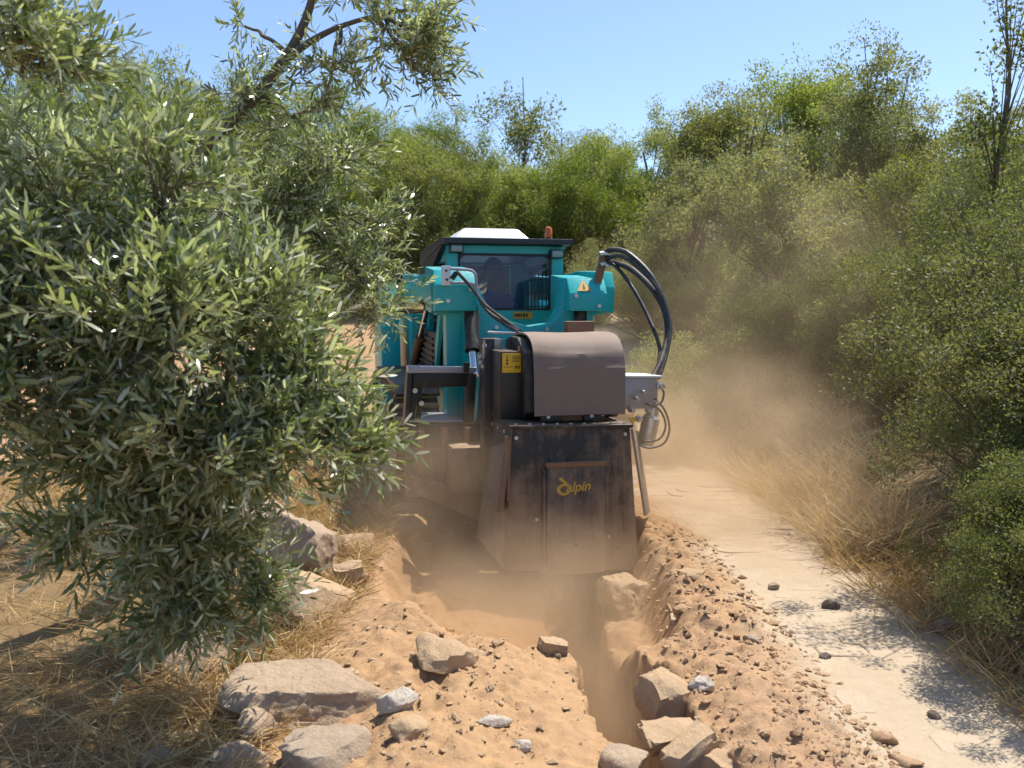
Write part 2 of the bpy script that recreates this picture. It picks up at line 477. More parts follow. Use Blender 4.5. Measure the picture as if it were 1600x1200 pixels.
M_ROCK = {
    'buff': stone_mat('buff_limestone', (.50, .385, .26), (.40, .285, .18), .7, 9, .5, (.46, .31, .18)),
    'pink': stone_mat('tan_sandstone', (.50, .385, .28), (.40, .295, .205), .35, 6, .8, (.47, .34, .22)),
    'grey': stone_mat('weathered_grey_stone', (.36, .30, .235), (.25, .20, .15), .35),
    'white': stone_mat('white_quartz', (.72, .66, .58), (.55, .48, .40), .2, 12, .7),
    'brown': stone_mat('brown_clod', (.44, .285, .17), (.34, .215, .125), .7, 9, .5, (.46, .305, .18)),
    'dark': stone_mat('dark_stone', (.17, .13, .10), (.11, .085, .07), .1),
}
def rock(px, py, w, h, d, kind, seed, label, rz=0, tilt=(0, 0), z0=.05, sink=.36, group=None, name='rock', flat=False, sub=4, rough=.09):
    """stone whose middle foot shows at photo pixel (px,py); w,h,d full sizes in metres"""
    p = on_plane(px, py, z0); p = on_plane(px, py, hz(p.x, p.y)); g = hz(p.x, p.y)
    me = rock_mesh(w / 2 * 1.15, d / 2 * 1.15, h / 2 * 1.15, seed, sub, flat_top=flat, rough=rough)
    o = link(name, me, M_ROCK[kind], None, (p.x, p.y + d * .3, g + h / 2 - h * sink), (tilt[0], tilt[1], rz))
    return tag(o, label, 'rock', group)
def block(px, py, w, h, d, kind, seed, label, rz, tilt=(0, 0), z0=0.0, lift=None):
    """split angular block: a box with knocked edges"""
    p = on_plane(px, py, z0)
    b = MB(); b.box(-w / 2, w / 2, -d / 2, d / 2, -h / 2, h / 2)
    bmesh.ops.subdivide_edges(b.bm, edges=b.bm.edges[:], cuts=9, use_grid_fill=True)
    r = Vector((seed * 2.1, seed, -seed))
    for v in b.bm.verts:
        v.co += Vector((mnoise.noise(v.co * 6 + r), mnoise.noise(v.co * 6 - r), mnoise.noise(v.co * 6 + r * 2))) * .42 * min(w, h, d)
        v.co *= 1 - .10 * (abs(v.co.x / w) + abs(v.co.y / d) + abs(v.co.z / h) > 1.12)
        v.co += v.co.normalized() * mnoise.noise(v.co * 40 + r) * .06 * min(w, h, d)
    o = b.build('stone_block', M_ROCK[kind], None, None, (p.x, p.y, p.z if lift is None else lift), (tilt[0], tilt[1], rz))
    return tag(o, label, 'stone block')
rock(470, 1128, .50, .24, .44, 'pink', 3, 'large flat-topped tan boulder lying at the edge of the straw', .25, (-.10, .10), flat=True, sink=.360, sub=5, rough=.09)
rock(462, 905, .34, .40, .55, 'pink', 8, 'tall ridged boulder with a dark hollow beneath the olive foliage', .5, (0, .1), sink=.22, sub=5)
rock(478, 975, .34, .27, .40, 'buff', 14, 'rounded pale boulder half hidden by drooping olive twigs', .2, sink=.36)
rock(400, 850, .42, .36, .5, 'grey', 19, 'grey boulder behind the olive twigs at the top of the stone row', .9, sink=.36)
rock(300, 1058, .28, .2, .3, 'pink', 23, 'brownish rock sticking out of straw under the lowest olive twigs', .3, sink=.36)
rock(545, 868, .24, .17, .3, 'buff', 29, 'wedge of rock half buried in the spoil beside the pit', -.4, (.1, .15), sink=.365)
block(548, 902, .15, .14, .10, 'buff', 5, 'squarish buff block standing in the loose earth', .35, (.1, -.08), .07)
rock(523, 812, .07, .085, .06, 'white', 31, 'small white stone on top of the spoil by the olive tips', .2, sink=.25)
rock(688, 1048, .24, .11, .20, 'buff', 37, 'long pale wedge of rock on the rim of the pit', -.55, (.15, .25), sink=.25)
rock(617, 1122, .13, .085, .10, 'white', 41, 'bright white quartz lump beside the large flat boulder', .3, sink=.36)
rock(640, 1150, .15, .07, .09, 'buff', 43, 'low buff stone just below the white quartz lump', .5, sink=.4)
rock(503, 1198, .28, .14, .2, 'grey', 47, 'grey split rock at the bottom edge below the flat boulder', .1, sink=.36, flat=True)
rock(402, 1160, .13, .12, .12, 'pink', 53, 'small upright brown rock in straw below the flat boulder', .7, sink=.25)
rock(368, 1212, .16, .1, .14, 'grey', 59, 'lichen-grey stone at the bottom edge among straw', 0, sink=.36)
rock(235, 1205, .13, .08, .12, 'grey', 61, 'pale grey stone in the straw at the bottom edge, far from the spoil', .4, sink=.36)
rock(773, 1122, .095, .035, .06, 'white', 67, 'flat whitish shard lying on the smooth spoil', .15, sink=.365)
rock(818, 1168, .065, .04, .05, 'white', 71, 'small whitish stone on the spoil near the trench', .4, sink=.36)
rock(712, 1140, .025, .035, .03, 'buff', 73, 'tiny upright pale chip on the smooth spoil', .4, sink=.36, sub=3)
block(866, 1012, .10, .07, .08, 'buff', 9, 'small squared block on the rim where the trench begins', .2, (.1, .1), .05)
rock(742, 1024, .08, .05, .06, 'buff', 79, 'small buff stone next to the long pale wedge', .1, sink=.36, sub=3)
rock(775, 1012, .06, .04, .05, 'brown', 83, 'brown clod on the rim of the shaded pit', .1, sink=.36, sub=3)
rock(972, 1078, .26, .30, .34, 'buff', 89, 'crumbling pale boulder forming the far lip of the trench', .2, (0, -.1), sink=.365, z0=.1, sub=5, rough=.12)
block(1034, 1092, .16, .13, .16, 'buff', 13, 'dark-faced wedge of stone jutting from the trench wall', .6, (.2, .1), .03)
block(1048, 1150, .22, .06, .14, 'buff', 17, 'thin pale ledge of stone over the trench', .35, (.15, .1), .03)
block(1080, 1172, .19, .085, .085, 'buff', 21, 'long cut slab of stone leaning into the trench', .62, (.05, -.22), .05)
block(1128, 1215, .12, .17, .12, 'buff', 25, 'upright block of earth-stained stone at the bottom of the trench bank', .4, (.05, .05), -.02)
rock(980, 1212, .13, .1, .14, 'pink', 97, 'tan-faced rock on the near lip of the trench at the bottom edge', .2, sink=.36)
rock(1097, 1066, .09, .06, .08, 'white', 101, 'crumbly whitish lump on the bank above the trench', .6, sink=.36, rough=.18)
rock(1080, 905, .16, .07, .12, 'buff', 103, 'flat slab of rock where the spoil meets the pale path', -.2, sink=.365, flat=True)
rock(1298, 955, .085, .065, .07, 'dark', 107, 'rounded dark grey stone on the paved path', .2, sink=.15, sub=3)
rock(1210, 925, .055, .05, .045, 'grey', 109, 'small three-cornered stone in the middle of the paved path', .2, sink=.15, sub=3)
rock(1462, 1128, .045, .04, .04, 'dark', 113, 'reddish brown stone in the dappled shade of the path', .3, sink=.15, sub=3)
rock(1386, 1160, .075, .05, .06, 'brown', 127, 'brown clod at the edge of the spoil low on the path', .3, sink=.25, sub=3)
rock(1412, 1195, .12, .05, .06, 'brown', 131, 'long clod lying along the edge of the path at the bottom', -.7, sink=.36, sub=3)
rock(1178, 1004, .08, .05, .06, 'grey', 137, 'grey stone on the crest of the spoil beside the path', -.4, sink=.36, sub=3)
rock(1064, 962, .07, .05, .06, 'brown', 139, 'brown clod near the top of the right-hand spoil bank', .2, sink=.36, sub=3)
rock(1480, 990, .10, .085, .09, 'grey', 149, 'pale grey stone in deep shade under the dark bush', .2, sink=.25, sub=3)
rock(1222, 838, .13, .03, .05, 'white', 151, 'pale flat stone sliver at the grassy edge of the path', -.1, sink=.2, sub=3)
rock(1290, 1032, .05, .035, .04, 'dark', 157, 'small dark stone where the bush shade begins on the path', .5, sink=.2, sub=3)

def scatter_pebbles():
    bm0 = []
    for i in range(7):
        rr = random.Random(i + 5); hb = bmesh.new()
        for k in range(11):
            d = Vector((rr.gauss(0, 1), rr.gauss(0, .85), rr.gauss(0, .7))).normalized() * rr.uniform(.75, 1.1); hb.verts.new((d.x, d.y * .85, d.z * .7))
        bmesh.ops.convex_hull(hb, input=hb.verts[:]); bmesh.ops.triangulate(hb, faces=hb.faces[:])
        bmesh.ops.delete(hb, geom=[v for v in hb.verts if not v.link_faces], context='VERTS')
        hm = bpy.data.meshes.new('clod'); hb.to_mesh(hm); hb.free(); bm0.append(hm)
    tv = []
    for m in bm0:
        v = np.empty(len(m.vertices) * 3, np.float32); m.vertices.foreach_get('co', v)
        f = np.empty(len(m.polygons) * 3, np.int32); m.polygons.foreach_get('vertices', f)
        tv.append((v.reshape(-1, 3), f)); bpy.data.meshes.remove(m)
    def cloud(name, n, sampler, smin, smax, mat, label):
        V, P, nv = [], [], 0
        q = sampler(n); z = height(q[:, 0], q[:, 1])
        ok = z > -.15; q, z = q[ok], z[ok]
        s = smin * (smax / smin) ** (rng.random(len(q)) ** 3.2)
        for i in range(len(q)):
            v, f = tv[i % 7]; a = rng.random() * 6.28; c, s_ = math.cos(a), math.sin(a)
            w = v * s[i] * np.array([1, rng.uniform(.6, 1), rng.uniform(.6, 1)])
            w = np.stack([w[:, 0] * c - w[:, 1] * s_, w[:, 0] * s_ + w[:, 1] * c, w[:, 2]], -1)
            V.append(w + np.array([q[i, 0], q[i, 1], z[i] + s[i] * .25])); P.append(f + nv); nv += len(v)
        P = np.concatenate(P)
        o = link(name, mesh_arrays(name, np.concatenate(V), P, np.arange(0, len(P), 3), False), mat)
        tag(o, label, 'pebbles', kind='stuff')
    def s_left(n):
        y = rng.uniform(2.6, 6.8, n); return np.stack([rng.normal(-.25, .33, n), y], -1)
    def s_right(n):
        y = 2.4 + 3.6 * rng.random(n) ** 1.3; return np.stack([np.interp(y, TY, TX) + .15 + np.abs(rng.normal(.28, .24, n)), y], -1)
    def s_rock(n):
        o = [ob for ob in col.objects if ob.get('category') in ('rock', 'stone block')]
        P_ = np.array([(k.location.x, k.location.y, max(k.dimensions.x, k.dimensions.y) * .5) for k in o]); i = rng.integers(0, len(P_), n)
        a = rng.random(n) * 6.28; r_ = P_[i, 2] * rng.uniform(.75, 1.5, n)
        return np.stack([P_[i, 0] + np.cos(a) * r_, P_[i, 1] + np.sin(a) * r_], -1)
    def s_dug(n):
        y = 2.4 + 3.4 * rng.random(n) ** 1.3; t = np.interp(y, TY, TX)
        return np.stack([t + .16 + (1.36 - t - .16) * rng.random(n) ** .62 + rng.normal(0, .03, n), y], -1)
    def s_path(n):
        y = rng.uniform(2.5, 8.5, n); return np.stack([rng.uniform(1.05, 2.0, n), y], -1)
    cloud('loose_clods', 3000, s_left, .0025, .026, M_ROCK['buff'], 'loose buff clods and grit strewn over the spoil')
    cloud('dug_clods', 5200, s_dug, .002, .03, M_ROCK['brown'], 'brown crumbs of dug earth covering the bank beside the path')
    cloud('pale_chips', 900, s_right, .0025, .02, M_ROCK['buff'], 'pale stone chips mixed into the brown bank')
    cloud('stone_crumbs', 1500, s_rock, .003, .02, M_ROCK['buff'], 'crumbled earth and chips lying round the stones')
    cloud('path_grit', 900, s_path, .0022, .016, M_ROCK['grey'], 'scattered grit on the pale path')
scatter_pebbles()
# ================================================================== vegetation
def unit(v): return v / np.maximum(np.linalg.norm(v, axis=-1, keepdims=True), 1e-9)
def leaf_mesh(name, P, D, Ln, Wd, bend=.15, up=None, shape='lance', upw=0.0):
    """leaves at P pointing along D; upw pulls the blade's face towards the sky"""
    n = len(P); D = unit(D)
    Q = rng.normal(size=(n, 3)); 
    if upw: Q = Q + np.array([0, 0, upw])
    Nn = unit(Q - D * np.sum(Q * D, 1, keepdims=True)); S = np.cross(D, Nn)
    if shape == 'lance':
        ts = [0, .30, .30, .80, .80, 1]; ws = [0, .48, -.48, .42, -.42, 0]
        idx = np.array([0, 2, 1, 1, 2, 4, 3, 3, 4, 5]); st = np.array([0, 3, 7])
    else:
        ts = [0, .45, 1, .45]; ws = [0, .5, 0, -.5]
        idx = np.array([0, 1, 2, 3]); st = np.array([0])
    k = len(ts)
    bd = bend * rng.normal(.6, .6, n)
    V = np.empty((n, k, 3))
    for j, (t, w) in enumerate(zip(ts, ws)):
        V[:, j] = P + D * (Ln * t)[:, None] + S * (Wd * w)[:, None] - Nn * (Ln * bd * t * t)[:, None]
    F_ = (idx[None] + (np.arange(n) * k)[:, None]).ravel()
    LS = (st[None] + (np.arange(n) * len(idx))[:, None]).ravel()
    return mesh_arrays(name, V.reshape(-1, 3), F_, LS)
def sticks_mesh(name, A, B, r0, r1):
    """thin three-sided tapering sticks A->B"""
    n = len(A); D = unit(B - A); Q = rng.normal(size=(n, 3))
    U = unit(Q - D * np.sum(Q * D, 1, keepdims=True)); W = np.cross(D, U)
    V = np.empty((n, 6, 3))
    for j in range(3):
        a = j * 2.0944; o = U * math.cos(a) + W * math.sin(a)
        V[:, j] = A + o * np.asarray(r0).reshape(-1, 1); V[:, 3 + j] = B + o * np.asarray(r1).reshape(-1, 1)
    idx = np.array([0, 1, 4, 3, 1, 2, 5, 4, 2, 0, 3, 5])
    F_ = (idx[None] + (np.arange(n) * 6)[:, None]).ravel()
    return mesh_arrays(name, V.reshape(-1, 3), F_, np.arange(0, len(F_), 4))
def leaf_mat(name, cols, rough=.45, trans=.35, spec=.4, tcol=None, vary=0.0):
    """leaf colours vary from leaf to leaf"""
    m, N, L, b = mat_new(name)
    geo = N.new('ShaderNodeNewGeometry')
    stops = [(i / max(1, len(cols) - 1), c) for i, c in enumerate(cols)]
    c = ramp(N, L, geo.outputs['Random Per Island'], stops)
    if vary:
        oi = N.new('ShaderNodeObjectInfo'); hs = N.new('ShaderNodeHueSaturation'); L.new(c, hs.inputs['Color'])
        L.new(math_(N, L, 'MULTIPLY_ADD', oi.outputs['Random'], vary * .9, 1 - vary * .40), hs.inputs['Value'])
        r2 = math_(N, L, 'FRACT', math_(N, L, 'MULTIPLY', oi.outputs['Random'], 7.31))
        L.new(math_(N, L, 'MULTIPLY_ADD', r2, -.05 * vary, .5 + .028 * vary), hs.inputs['Hue'])
        L.new(math_(N, L, 'MULTIPLY_ADD', r2, -.5 * vary, 1.0), hs.inputs['Saturation']); c = hs.outputs[0]
    L.new(c, b.inputs['Base Color']); set_(b, Roughness=rough); b.inputs['Specular IOR Level'].default_value = spec
    tr = N.new('ShaderNodeBsdfTranslucent')
    L.new(mixc(N, L, 1.0, c, tcol or (1.5, 1.7, .6), 'MULTIPLY'), tr.inputs[0])
    mx = N.new('ShaderNodeMixShader'); mx.inputs[0].default_value = trans
    out = N['Material Output']
    L.new(b.outputs[0], mx.inputs[1]); L.new(tr.outputs[0], mx.inputs[2]); L.new(mx.outputs[0], out.inputs[0])
    return m
def bark_mat(name, a, b_):
    m, N, L, b = mat_new(name)
    tc = N.new('ShaderNodeTexCoord'); mp = N.new('ShaderNodeMapping'); mp.inputs['Scale'].default_value = (18, 18, 5); L.new(tc.outputs['Object'], mp.inputs[0])
    n = noise_(N, L, 1.5, 6, .65, mp.outputs[0])
    L.new(mixc(N, L, n, a, b_), b.inputs['Base Color']); set_(b, Roughness=.9)
    bump_(N, L, n, .7, .02, b); return m
M_OLIVE = leaf_mat('olive_leaf', [(.115, .15, .06), (.16, .195, .075), (.21, .24, .11), (.34, .365, .21), (.50, .525, .38), (.62, .64, .50)], .28, .38, .75, (1.1, 1.2, .58))
M_OLIVE2 = leaf_mat('far_olive_leaf', [(.15, .20, .09), (.20, .25, .13), (.33, .38, .27), (.48, .52, .41)], .42, .36, .5, (1.2, 1.3, .5))
M_TWIG = bark_mat('olive_twig', (.30, .25, .18), (.20, .16, .11))
M_BARK = bark_mat('olive_bark', (.16, .13, .105), (.085, .07, .06))
M_BARK2 = bark_mat('dusty_bark', (.20, .155, .11), (.12, .09, .065))
M_OAK = leaf_mat('oak_leaf', [(.115, .145, .034), (.16, .19, .046), (.205, .23, .062), (.25, .268, .085)], .55, .46, .35, (1.5, 1.5, .5), .6)
M_OAKD = leaf_mat('dull_oak_leaf', [(.16, .185, .065), (.205, .225, .082), (.26, .268, .115), (.31, .315, .15)], .55, .46, .35, (1.4, 1.4, .6), .6)
M_SHRUB = leaf_mat('shrub_leaf', [(.105, .128, .036), (.135, .158, .046), (.165, .182, .060), (.205, .212, .082)], .55, .44, .35, (1.25, 1.25, .5), .45)
M_PINE = leaf_mat('pine_needle', [(.135, .165, .035), (.19, .22, .048), (.24, .265, .072), (.31, .32, .12)], .5, .46, .3, (1.4, 1.5, .45), .6)
M_STRAW = leaf_mat('straw', [(.50, .36, .16), (.60, .45, .22), (.42, .28, .11), (.34, .20, .08), (.68, .54, .30)], .55, .25, .3, (1.1, 1.0, .7))
M_HAY = leaf_mat('pale_hay', [(.55, .42, .24), (.66, .53, .33), (.45, .33, .17), (.74, .62, .42)], .55, .25, .3, (1.1, 1.0, .7))

def limb_pts(a, b, sag=.0, wig=.04, n=7, seed=0):
    a, b = Vector(a), Vector(b); L_ = (b - a).length; r = random.Random(seed)
    mids = []
    for i in range(1, n):
        t = i / n; p = a.lerp(b, t)
        p += Vector((r.gauss(0, 1), r.gauss(0, 1), r.gauss(0, 1))) * wig * L_ * .35
        p.z += sag * L_ * math.sin(math.pi * t)
        mids.append(p)
    return spline([a] + mids + [b], 3)

def olive_tree(name, base, fork, clusters, label, leafL, mat, trunk_r=.11, extra_limbs=(), single_leaves=0, limb_r=.42, dens=1.0, seedk=0, starts=()):
    """clusters: (centre, radii, n_branches). trunk + limbs + drooping leafy twigs"""
    root = empty(name, base, 0, label, 'tree', 'olive trees')
    off = Vector(base)
    b = MB()
    pts = limb_pts(base, fork, 0, .08, 5, seedk + 1)
    b.tube(pts, [trunk_r * (1.25 - .5 * i / len(pts)) for i in range(len(pts))], 12)
    b.build('trunk', M_BARK, root, off)
    lb = MB(); A, B, R0, R1 = [], [], [], []; tw = []
    for ci, (c, rad, nb) in enumerate(clusters):
        c = Vector(c)
        st = min([Vector(fork)] + [Vector(p) for p in starts], key=lambda p: (p - c).length)
        pts = limb_pts(st, c, .06, .1, 6, seedk + 20 + ci)
        lb.tube(pts, [trunk_r * limb_r * (1 - .8 * i / len(pts)) + .004 for i in range(len(pts))], 7)
        for k in range(int(nb * dens)):
            d = rng.normal(size=3); d /= np.linalg.norm(d); rr = rng.random() ** .5
            e = np.array(c) + d * np.array(rad) * rr
            s = np.array(c) + (np.array(c) - e) * -.15 * rng.random() + rng.normal(size=3) * .06 * np.array(rad)
            s = s * .6 + np.array(pts[rng.integers(len(pts) // 2, len(pts))]) * .4
            mid = (s + e) / 2 + np.array([0, 0, .06]) * np.linalg.norm(e - s)
            for (p, q, ra, rb_) in ((s, mid, .0052, .0038), (mid, e, .0038, .002)):
                A.append(p); B.append(q); R0.append(ra); R1.append(rb_)
            for t in range(7):
                u = .25 + .75 * (t + rng.random()) / 7
                p = s + (mid - s) * (u / .5) if u < .5 else mid + (e - mid) * ((u - .5) / .5)
                dd = unit((e - s)[None])[0] * .8 + rng.normal(size=3) * .6 + np.array([0, 0, .25])
                tw.append((p, dd / np.linalg.norm(dd), rng.uniform(.09, .24)))
    for pts, r0, r1 in extra_limbs:
        sp_ = spline(pts, 6)
        lb.tube(sp_, [r0 + (r1 - r0) * i / (len(sp_) - 1) for i in range(len(sp_))], 9)
    lb.build('limbs', M_BARK, root, off)
    P, D, Ln, Wd = [], [], [], []
    for p, d, l in tw:
        sd = unit(np.cross(d, rng.normal(size=3))[None])[0]; nseg = 3; q = p; dd = d.copy()
        node = 0; step = leafL * .40
        for sgi in range(nseg):
            q2 = q + dd * l / nseg
            A.append(q); B.append(q2); R0.append(.0019 - .0004 * sgi); R1.append(.0015 - .0004 * sgi)
            m_ = max(1, int(l / nseg / step))
            for j in range(m_):
                pos = q + (q2 - q) * (j + .5) / m_
                ax = unit(np.cross(dd, sd)[None])[0]
                side = sd if node % 2 == 0 else ax
                for sgn in (1, -1):
                    P.append(pos); D.append(dd * .8 + side * sgn * .7 + rng.normal(size=3) * .18 + np.array([0, 0, .12]))
                    s_ = rng.uniform(.5, 1.2) * (1 - .25 * (sgi == nseg - 1 and j == m_ - 1))
                    Ln.append(leafL * s_); Wd.append(leafL * s_ * rng.uniform(.175, .23))
                node += 1
            q = q2; dd = dd + rng.normal(size=3) * .14 + np.array([0, 0, -.02]); dd /= np.linalg.norm(dd)
        P.append(q); D.append(dd); Ln.append(leafL * .8); Wd.append(leafL * .15)
    o3 = np.array(off)
    link('twigs', sticks_mesh('twigs', np.array(A) - o3, np.array(B) - o3, np.array(R0), np.array(R1)), M_TWIG, root)
    P, D, Ln, Wd = np.array(P), np.array(D), np.array(Ln), np.array(Wd)
    if single_leaves:
        dist = np.linalg.norm(P - np.array([0, 0, CAMZ]), axis=1)
        d0 = P - np.array([0, 0, CAMZ])
        u = 800 + F * d0[:, 0] / d0[:, 1]; v = 480 - F * d0[:, 2] / d0[:, 1]
        inside = (u > 5) & (u < 1595) & (v > 5) & (v < 1195) & (d0[:, 1] > .2)
        order = np.argsort(np.where(inside, dist, 1e9))[:single_leaves]
        me = leaf_mesh('leaf', np.zeros((1, 3)), np.array([[1.0, 0, 0]]), np.array([1.0]), np.array([.2]), .12)
        for i in order:
            x = Vector(D[i]).normalized(); z = x.orthogonal(); z.rotate(Matrix.Rotation(rng.random() * 6.28, 3, x)); z.normalize(); y = z.cross(x)
            lf = link('leaf', me, mat, root)
            M_ = Matrix((x, y, z)).transposed().to_4x4() @ Matrix.Diagonal((Ln[i], Ln[i], Ln[i], 1))
            M_.translation = Vector(P[i]) - off
            lf.matrix_local = M_
        keep = np.ones(len(P), bool); keep[order] = False
        P, D, Ln, Wd = P[keep], D[keep], Ln[keep], Wd[keep]
    cr = link('crown', leaf_mesh('crown', P - o3, D, Ln, Wd, .14, upw=.35), mat, root)
    tag(cr, kind='stuff')
    return root, len(P)

def cl(px, py, Y, rx, ry, rd, n):
    c = at(px, py, Y); s = Y / F
    return (tuple(c), (rx * s, rd, ry * s), n)
NEAR = [cl(10, 430, 2.7, 100, 110, .3, 18), cl(-10, 600, 2.6, 110, 120, .3, 18), cl(90, 330, 2.9, 150, 120, .3, 26), cl(250, 300, 2.9, 110, 130, .3, 26), cl(60, 520, 2.7, 150, 150, .35, 34),
        cl(230, 500, 2.7, 160, 150, .35, 44), cl(390, 500, 2.9, 130, 130, .3, 36), cl(480, 590, 3.0, 95, 100, .25, 24),
        cl(120, 700, 2.8, 130, 120, .3, 30), cl(290, 700, 2.8, 150, 120, .3, 42), cl(450, 690, 2.9, 120, 90, .25, 28),
        cl(555, 705, 3.0, 45, 40, .12, 9), cl(240, 850, 2.9, 110, 110, .25, 28), cl(345, 830, 3.0, 75, 100, .2, 20), 
        cl(300, 950, 3.0, 90, 75, .2, 16), cl(405, 945, 3.05, 45, 50, .12, 7), cl(120, 830, 2.95, 60, 60, .2, 8)]
olive_tree('olive_tree', (-1.40, 3.95, hz(-1.40, 3.95)), at(260, 640, 3.5), NEAR,
           'big near olive tree with leafy branches drooping to the straw', .066, M_OLIVE, .085, single_leaves=300, limb_r=.22, dens=1.0, seedk=100)
TOPL = [cl(30, 60, 2.7, 90, 70, .25, 14), cl(110, 95, 2.75, 70, 45, .2, 9), cl(-60, 20, 2.7, 80, 80, .3, 10)]
olive_tree('olive_tree', (-2.55, 2.9, hz(-2.55, 2.9)), at(-330, 200, 2.9), TOPL,
           'olive tree reaching in with one dark spray at the top corner', .055, M_OLIVE, .10, seedk=300)
MID = [cl(600, 50, 4.1, 90, 60, .25, 10), cl(520, 110, 4.1, 80, 70, .25, 7), cl(650, 110, 4.15, 50, 45, .2, 5), cl(560, -40, 4.1, 120, 60, .3, 10), cl(690, 20, 4.1, 40, 30, .15, 4), cl(660, 60, 4.1, 50, 50, .2, 7),
       cl(375, 150, 4.2, 60, 65, .2, 7), cl(470, 190, 4.2, 70, 50, .2, 7), cl(380, 40, 4.2, 14, 25, .1, 1),
       cl(500, 320, 4.5, 100, 100, .3, 26), cl(560, 430, 4.6, 75, 90, .3, 22), cl(430, 300, 4.4, 80, 70, .3, 16), cl(540, 250, 4.5, 70, 50, .25, 12), cl(590, 360, 4.6, 30, 40, .2, 6),
       cl(460, 440, 4.4, 80, 70, .3, 18), cl(350, 270, 4.5, 50, 50, .3, 6), cl(600, 480, 4.5, 40, 30, .2, 7)]
olive_tree('olive_tree', (-2.0, 4.8, hz(-2.0, 4.8)), at(255, 330, 4.3), MID,
           'olive tree with a bare dark limb slanting up against the sky', .055, M_OLIVE, .07, seedk=500, limb_r=.10, starts=[at(400, 150, 4.2), at(450, 85, 4.15), at(478, 30, 4.12), at(530, 42, 4.1), at(590, 22, 4.1), at(430, 330, 4.5), at(330, 220, 4.25)],
           extra_limbs=[([at(255, 330, 4.3), at(330, 220, 4.25), at(400, 150, 4.2), at(450, 85, 4.15), at(478, 30, 4.12), at(492, -20, 4.1)], .034, .016),
                        ([at(440, 100, 4.15), at(480, 68, 4.12), at(530, 42, 4.1), at(600, 20, 4.1)], .02, .008),
                        ([at(330, 340, 4.4), at(390, 335, 4.45), at(430, 330, 4.5)], .02, .012)])
BACK = [cl(60, 220, 6.5, 150, 100, .6, 40), cl(180, 260, 6.3, 130, 90, .6, 36), cl(330, 330, 6.0, 100, 110, .5, 30), cl(100, 380, 6.3, 160, 120, .6, 30), cl(420, 400, 6, 80, 90, .5, 18)]
olive_tree('olive_tree', (-3.0, 6.6, hz(-3.0, 6.6)), at(150, 420, 6.4), BACK,
           'pale silvery olive tree behind the near one', .065, M_OLIVE2, .10, seedk=700)

# ---- crown built from leaf clumps on branch ends (background trees, shrubs)
def clump_tree(name, kind, H_, W_, trunk_h, n_limb, n_leaf, leaf, mat, bark, seed, lobes=7, spread=.16, sparse=0.0, pine=False):
    r = np.random.default_rng(seed)
    root = empty(name)
    b = MB(); top = Vector((r.normal(0, .05 * W_), r.normal(0, .05 * W_), H_ * (.9 if pine or sparse else .72)))
    pts = limb_pts((0, 0, -.15), top, 0, .05, 6, seed)
    tr = .022 * H_ * (.36 if sparse else 1)
    b.tube(pts, [tr * (1.1 - .95 * i / len(pts)) for i in range(len(pts))], 8)
    ends = []
    if pine:
        for k in range(n_limb):
            t = trunk_h / H_ + (1 - trunk_h / H_) * (k / n_limb) ** .9
            rad = W_ * .5 * (1.02 - t) ** .75 * r.uniform(.75, 1.1) + .05 * W_; a = k * 2.4 + r.normal() * .3
            p0 = Vector((top.x * t, top.y * t, H_ * t * .93)); e = p0 + Vector((math.cos(a) * rad, math.sin(a) * rad, .22 * rad + .02 * H_))
            b.tube([p0, p0.lerp(e, .5) + Vector((0, 0, -.03 * rad)), e], [tr * .3 * (1.1 - t), tr * .2 * (1.1 - t), tr * .1], 5)
            for f in (.35, .6, .8, 1.0): ends.append((np.array(p0.lerp(e, f)), .5 + .5 * f))
    else:
        lob = []
        for k in range(lobes):
            a = r.random() * 6.28; q = r.uniform(.1, .72) ** .8
            lob.append((np.array([math.cos(a) * W_ * .5 * q, math.sin(a) * W_ * .5 * q, trunk_h + (H_ - trunk_h) * r.uniform(.22, .86) * (1 - .25 * q)]), r.uniform(.17, .30) * W_ * (.6 if sparse else 1)))
        for k in range(n_limb):
            c, rad = lob[k % lobes]; d = r.normal(size=3); d /= np.linalg.norm(d)
            if d[2] < -.3: d[2] *= -.5
            e = c + d * rad * r.uniform(.5, 1.05) * np.array([1, 1, 1.15])
            e[2] = max(.05 * H_, e[2])
            t = min(.95, max(.12, (e[2] / H_) * (r.uniform(.82, .95) if sparse else r.uniform(.45, .8)))); p0 = pts[int(t * (len(pts) - 1))]
            if k < lobes * (2 if sparse else 5): b.tube([p0, p0.lerp(Vector(e), .5) + Vector((0, 0, .04 * H_ * r.normal())), Vector(e)], [tr * (.2 if sparse else .35), tr * .15, tr * .06], 5)
            ends.append((e, 1.0))
    b.build('trunk', bark, root)
    per = max(1, n_leaf // len(ends)); P, D = [], []
    for e, s in ends:
        m_ = int(per * r.uniform(.5, 1.5)); sg = spread * W_ * s * r.uniform(.6, 1.3)
        q = r.normal(size=(m_, 3)); q = q / np.linalg.norm(q, axis=1, keepdims=True) * (r.random((m_, 1)) ** .42) * sg
        q = q * np.array([1, 1, (1.5 if sparse else (1.35 if r.random() < .3 else .75))])
        P.append(e + q); D.append(q / (sg + 1e-6) * .9 + r.normal(size=(m_, 3)) * .8 + np.array([0, 0, .35]))
    P, D = np.concatenate(P), np.concatenate(D)
    P[:, 2] = np.maximum(P[:, 2], .02)
    Ln = leaf * r.uniform(.6, 1.3, len(P)); Wd = Ln * (r.uniform(.16, .3, len(P)) if kind == 'pine' else r.uniform(.42, .62, len(P)))
    cr = link('crown', leaf_mesh('crown', P, D, Ln, Wd, .2, shape='diamond', upw=.3), mat, root)
    tag(cr, kind='stuff')
    return root
def copy_tree(o, parent=None):
    c = o.copy(); col.objects.link(c); c.parent = parent
    for ch in o.children: copy_tree(ch, c)
    return c
used = set()
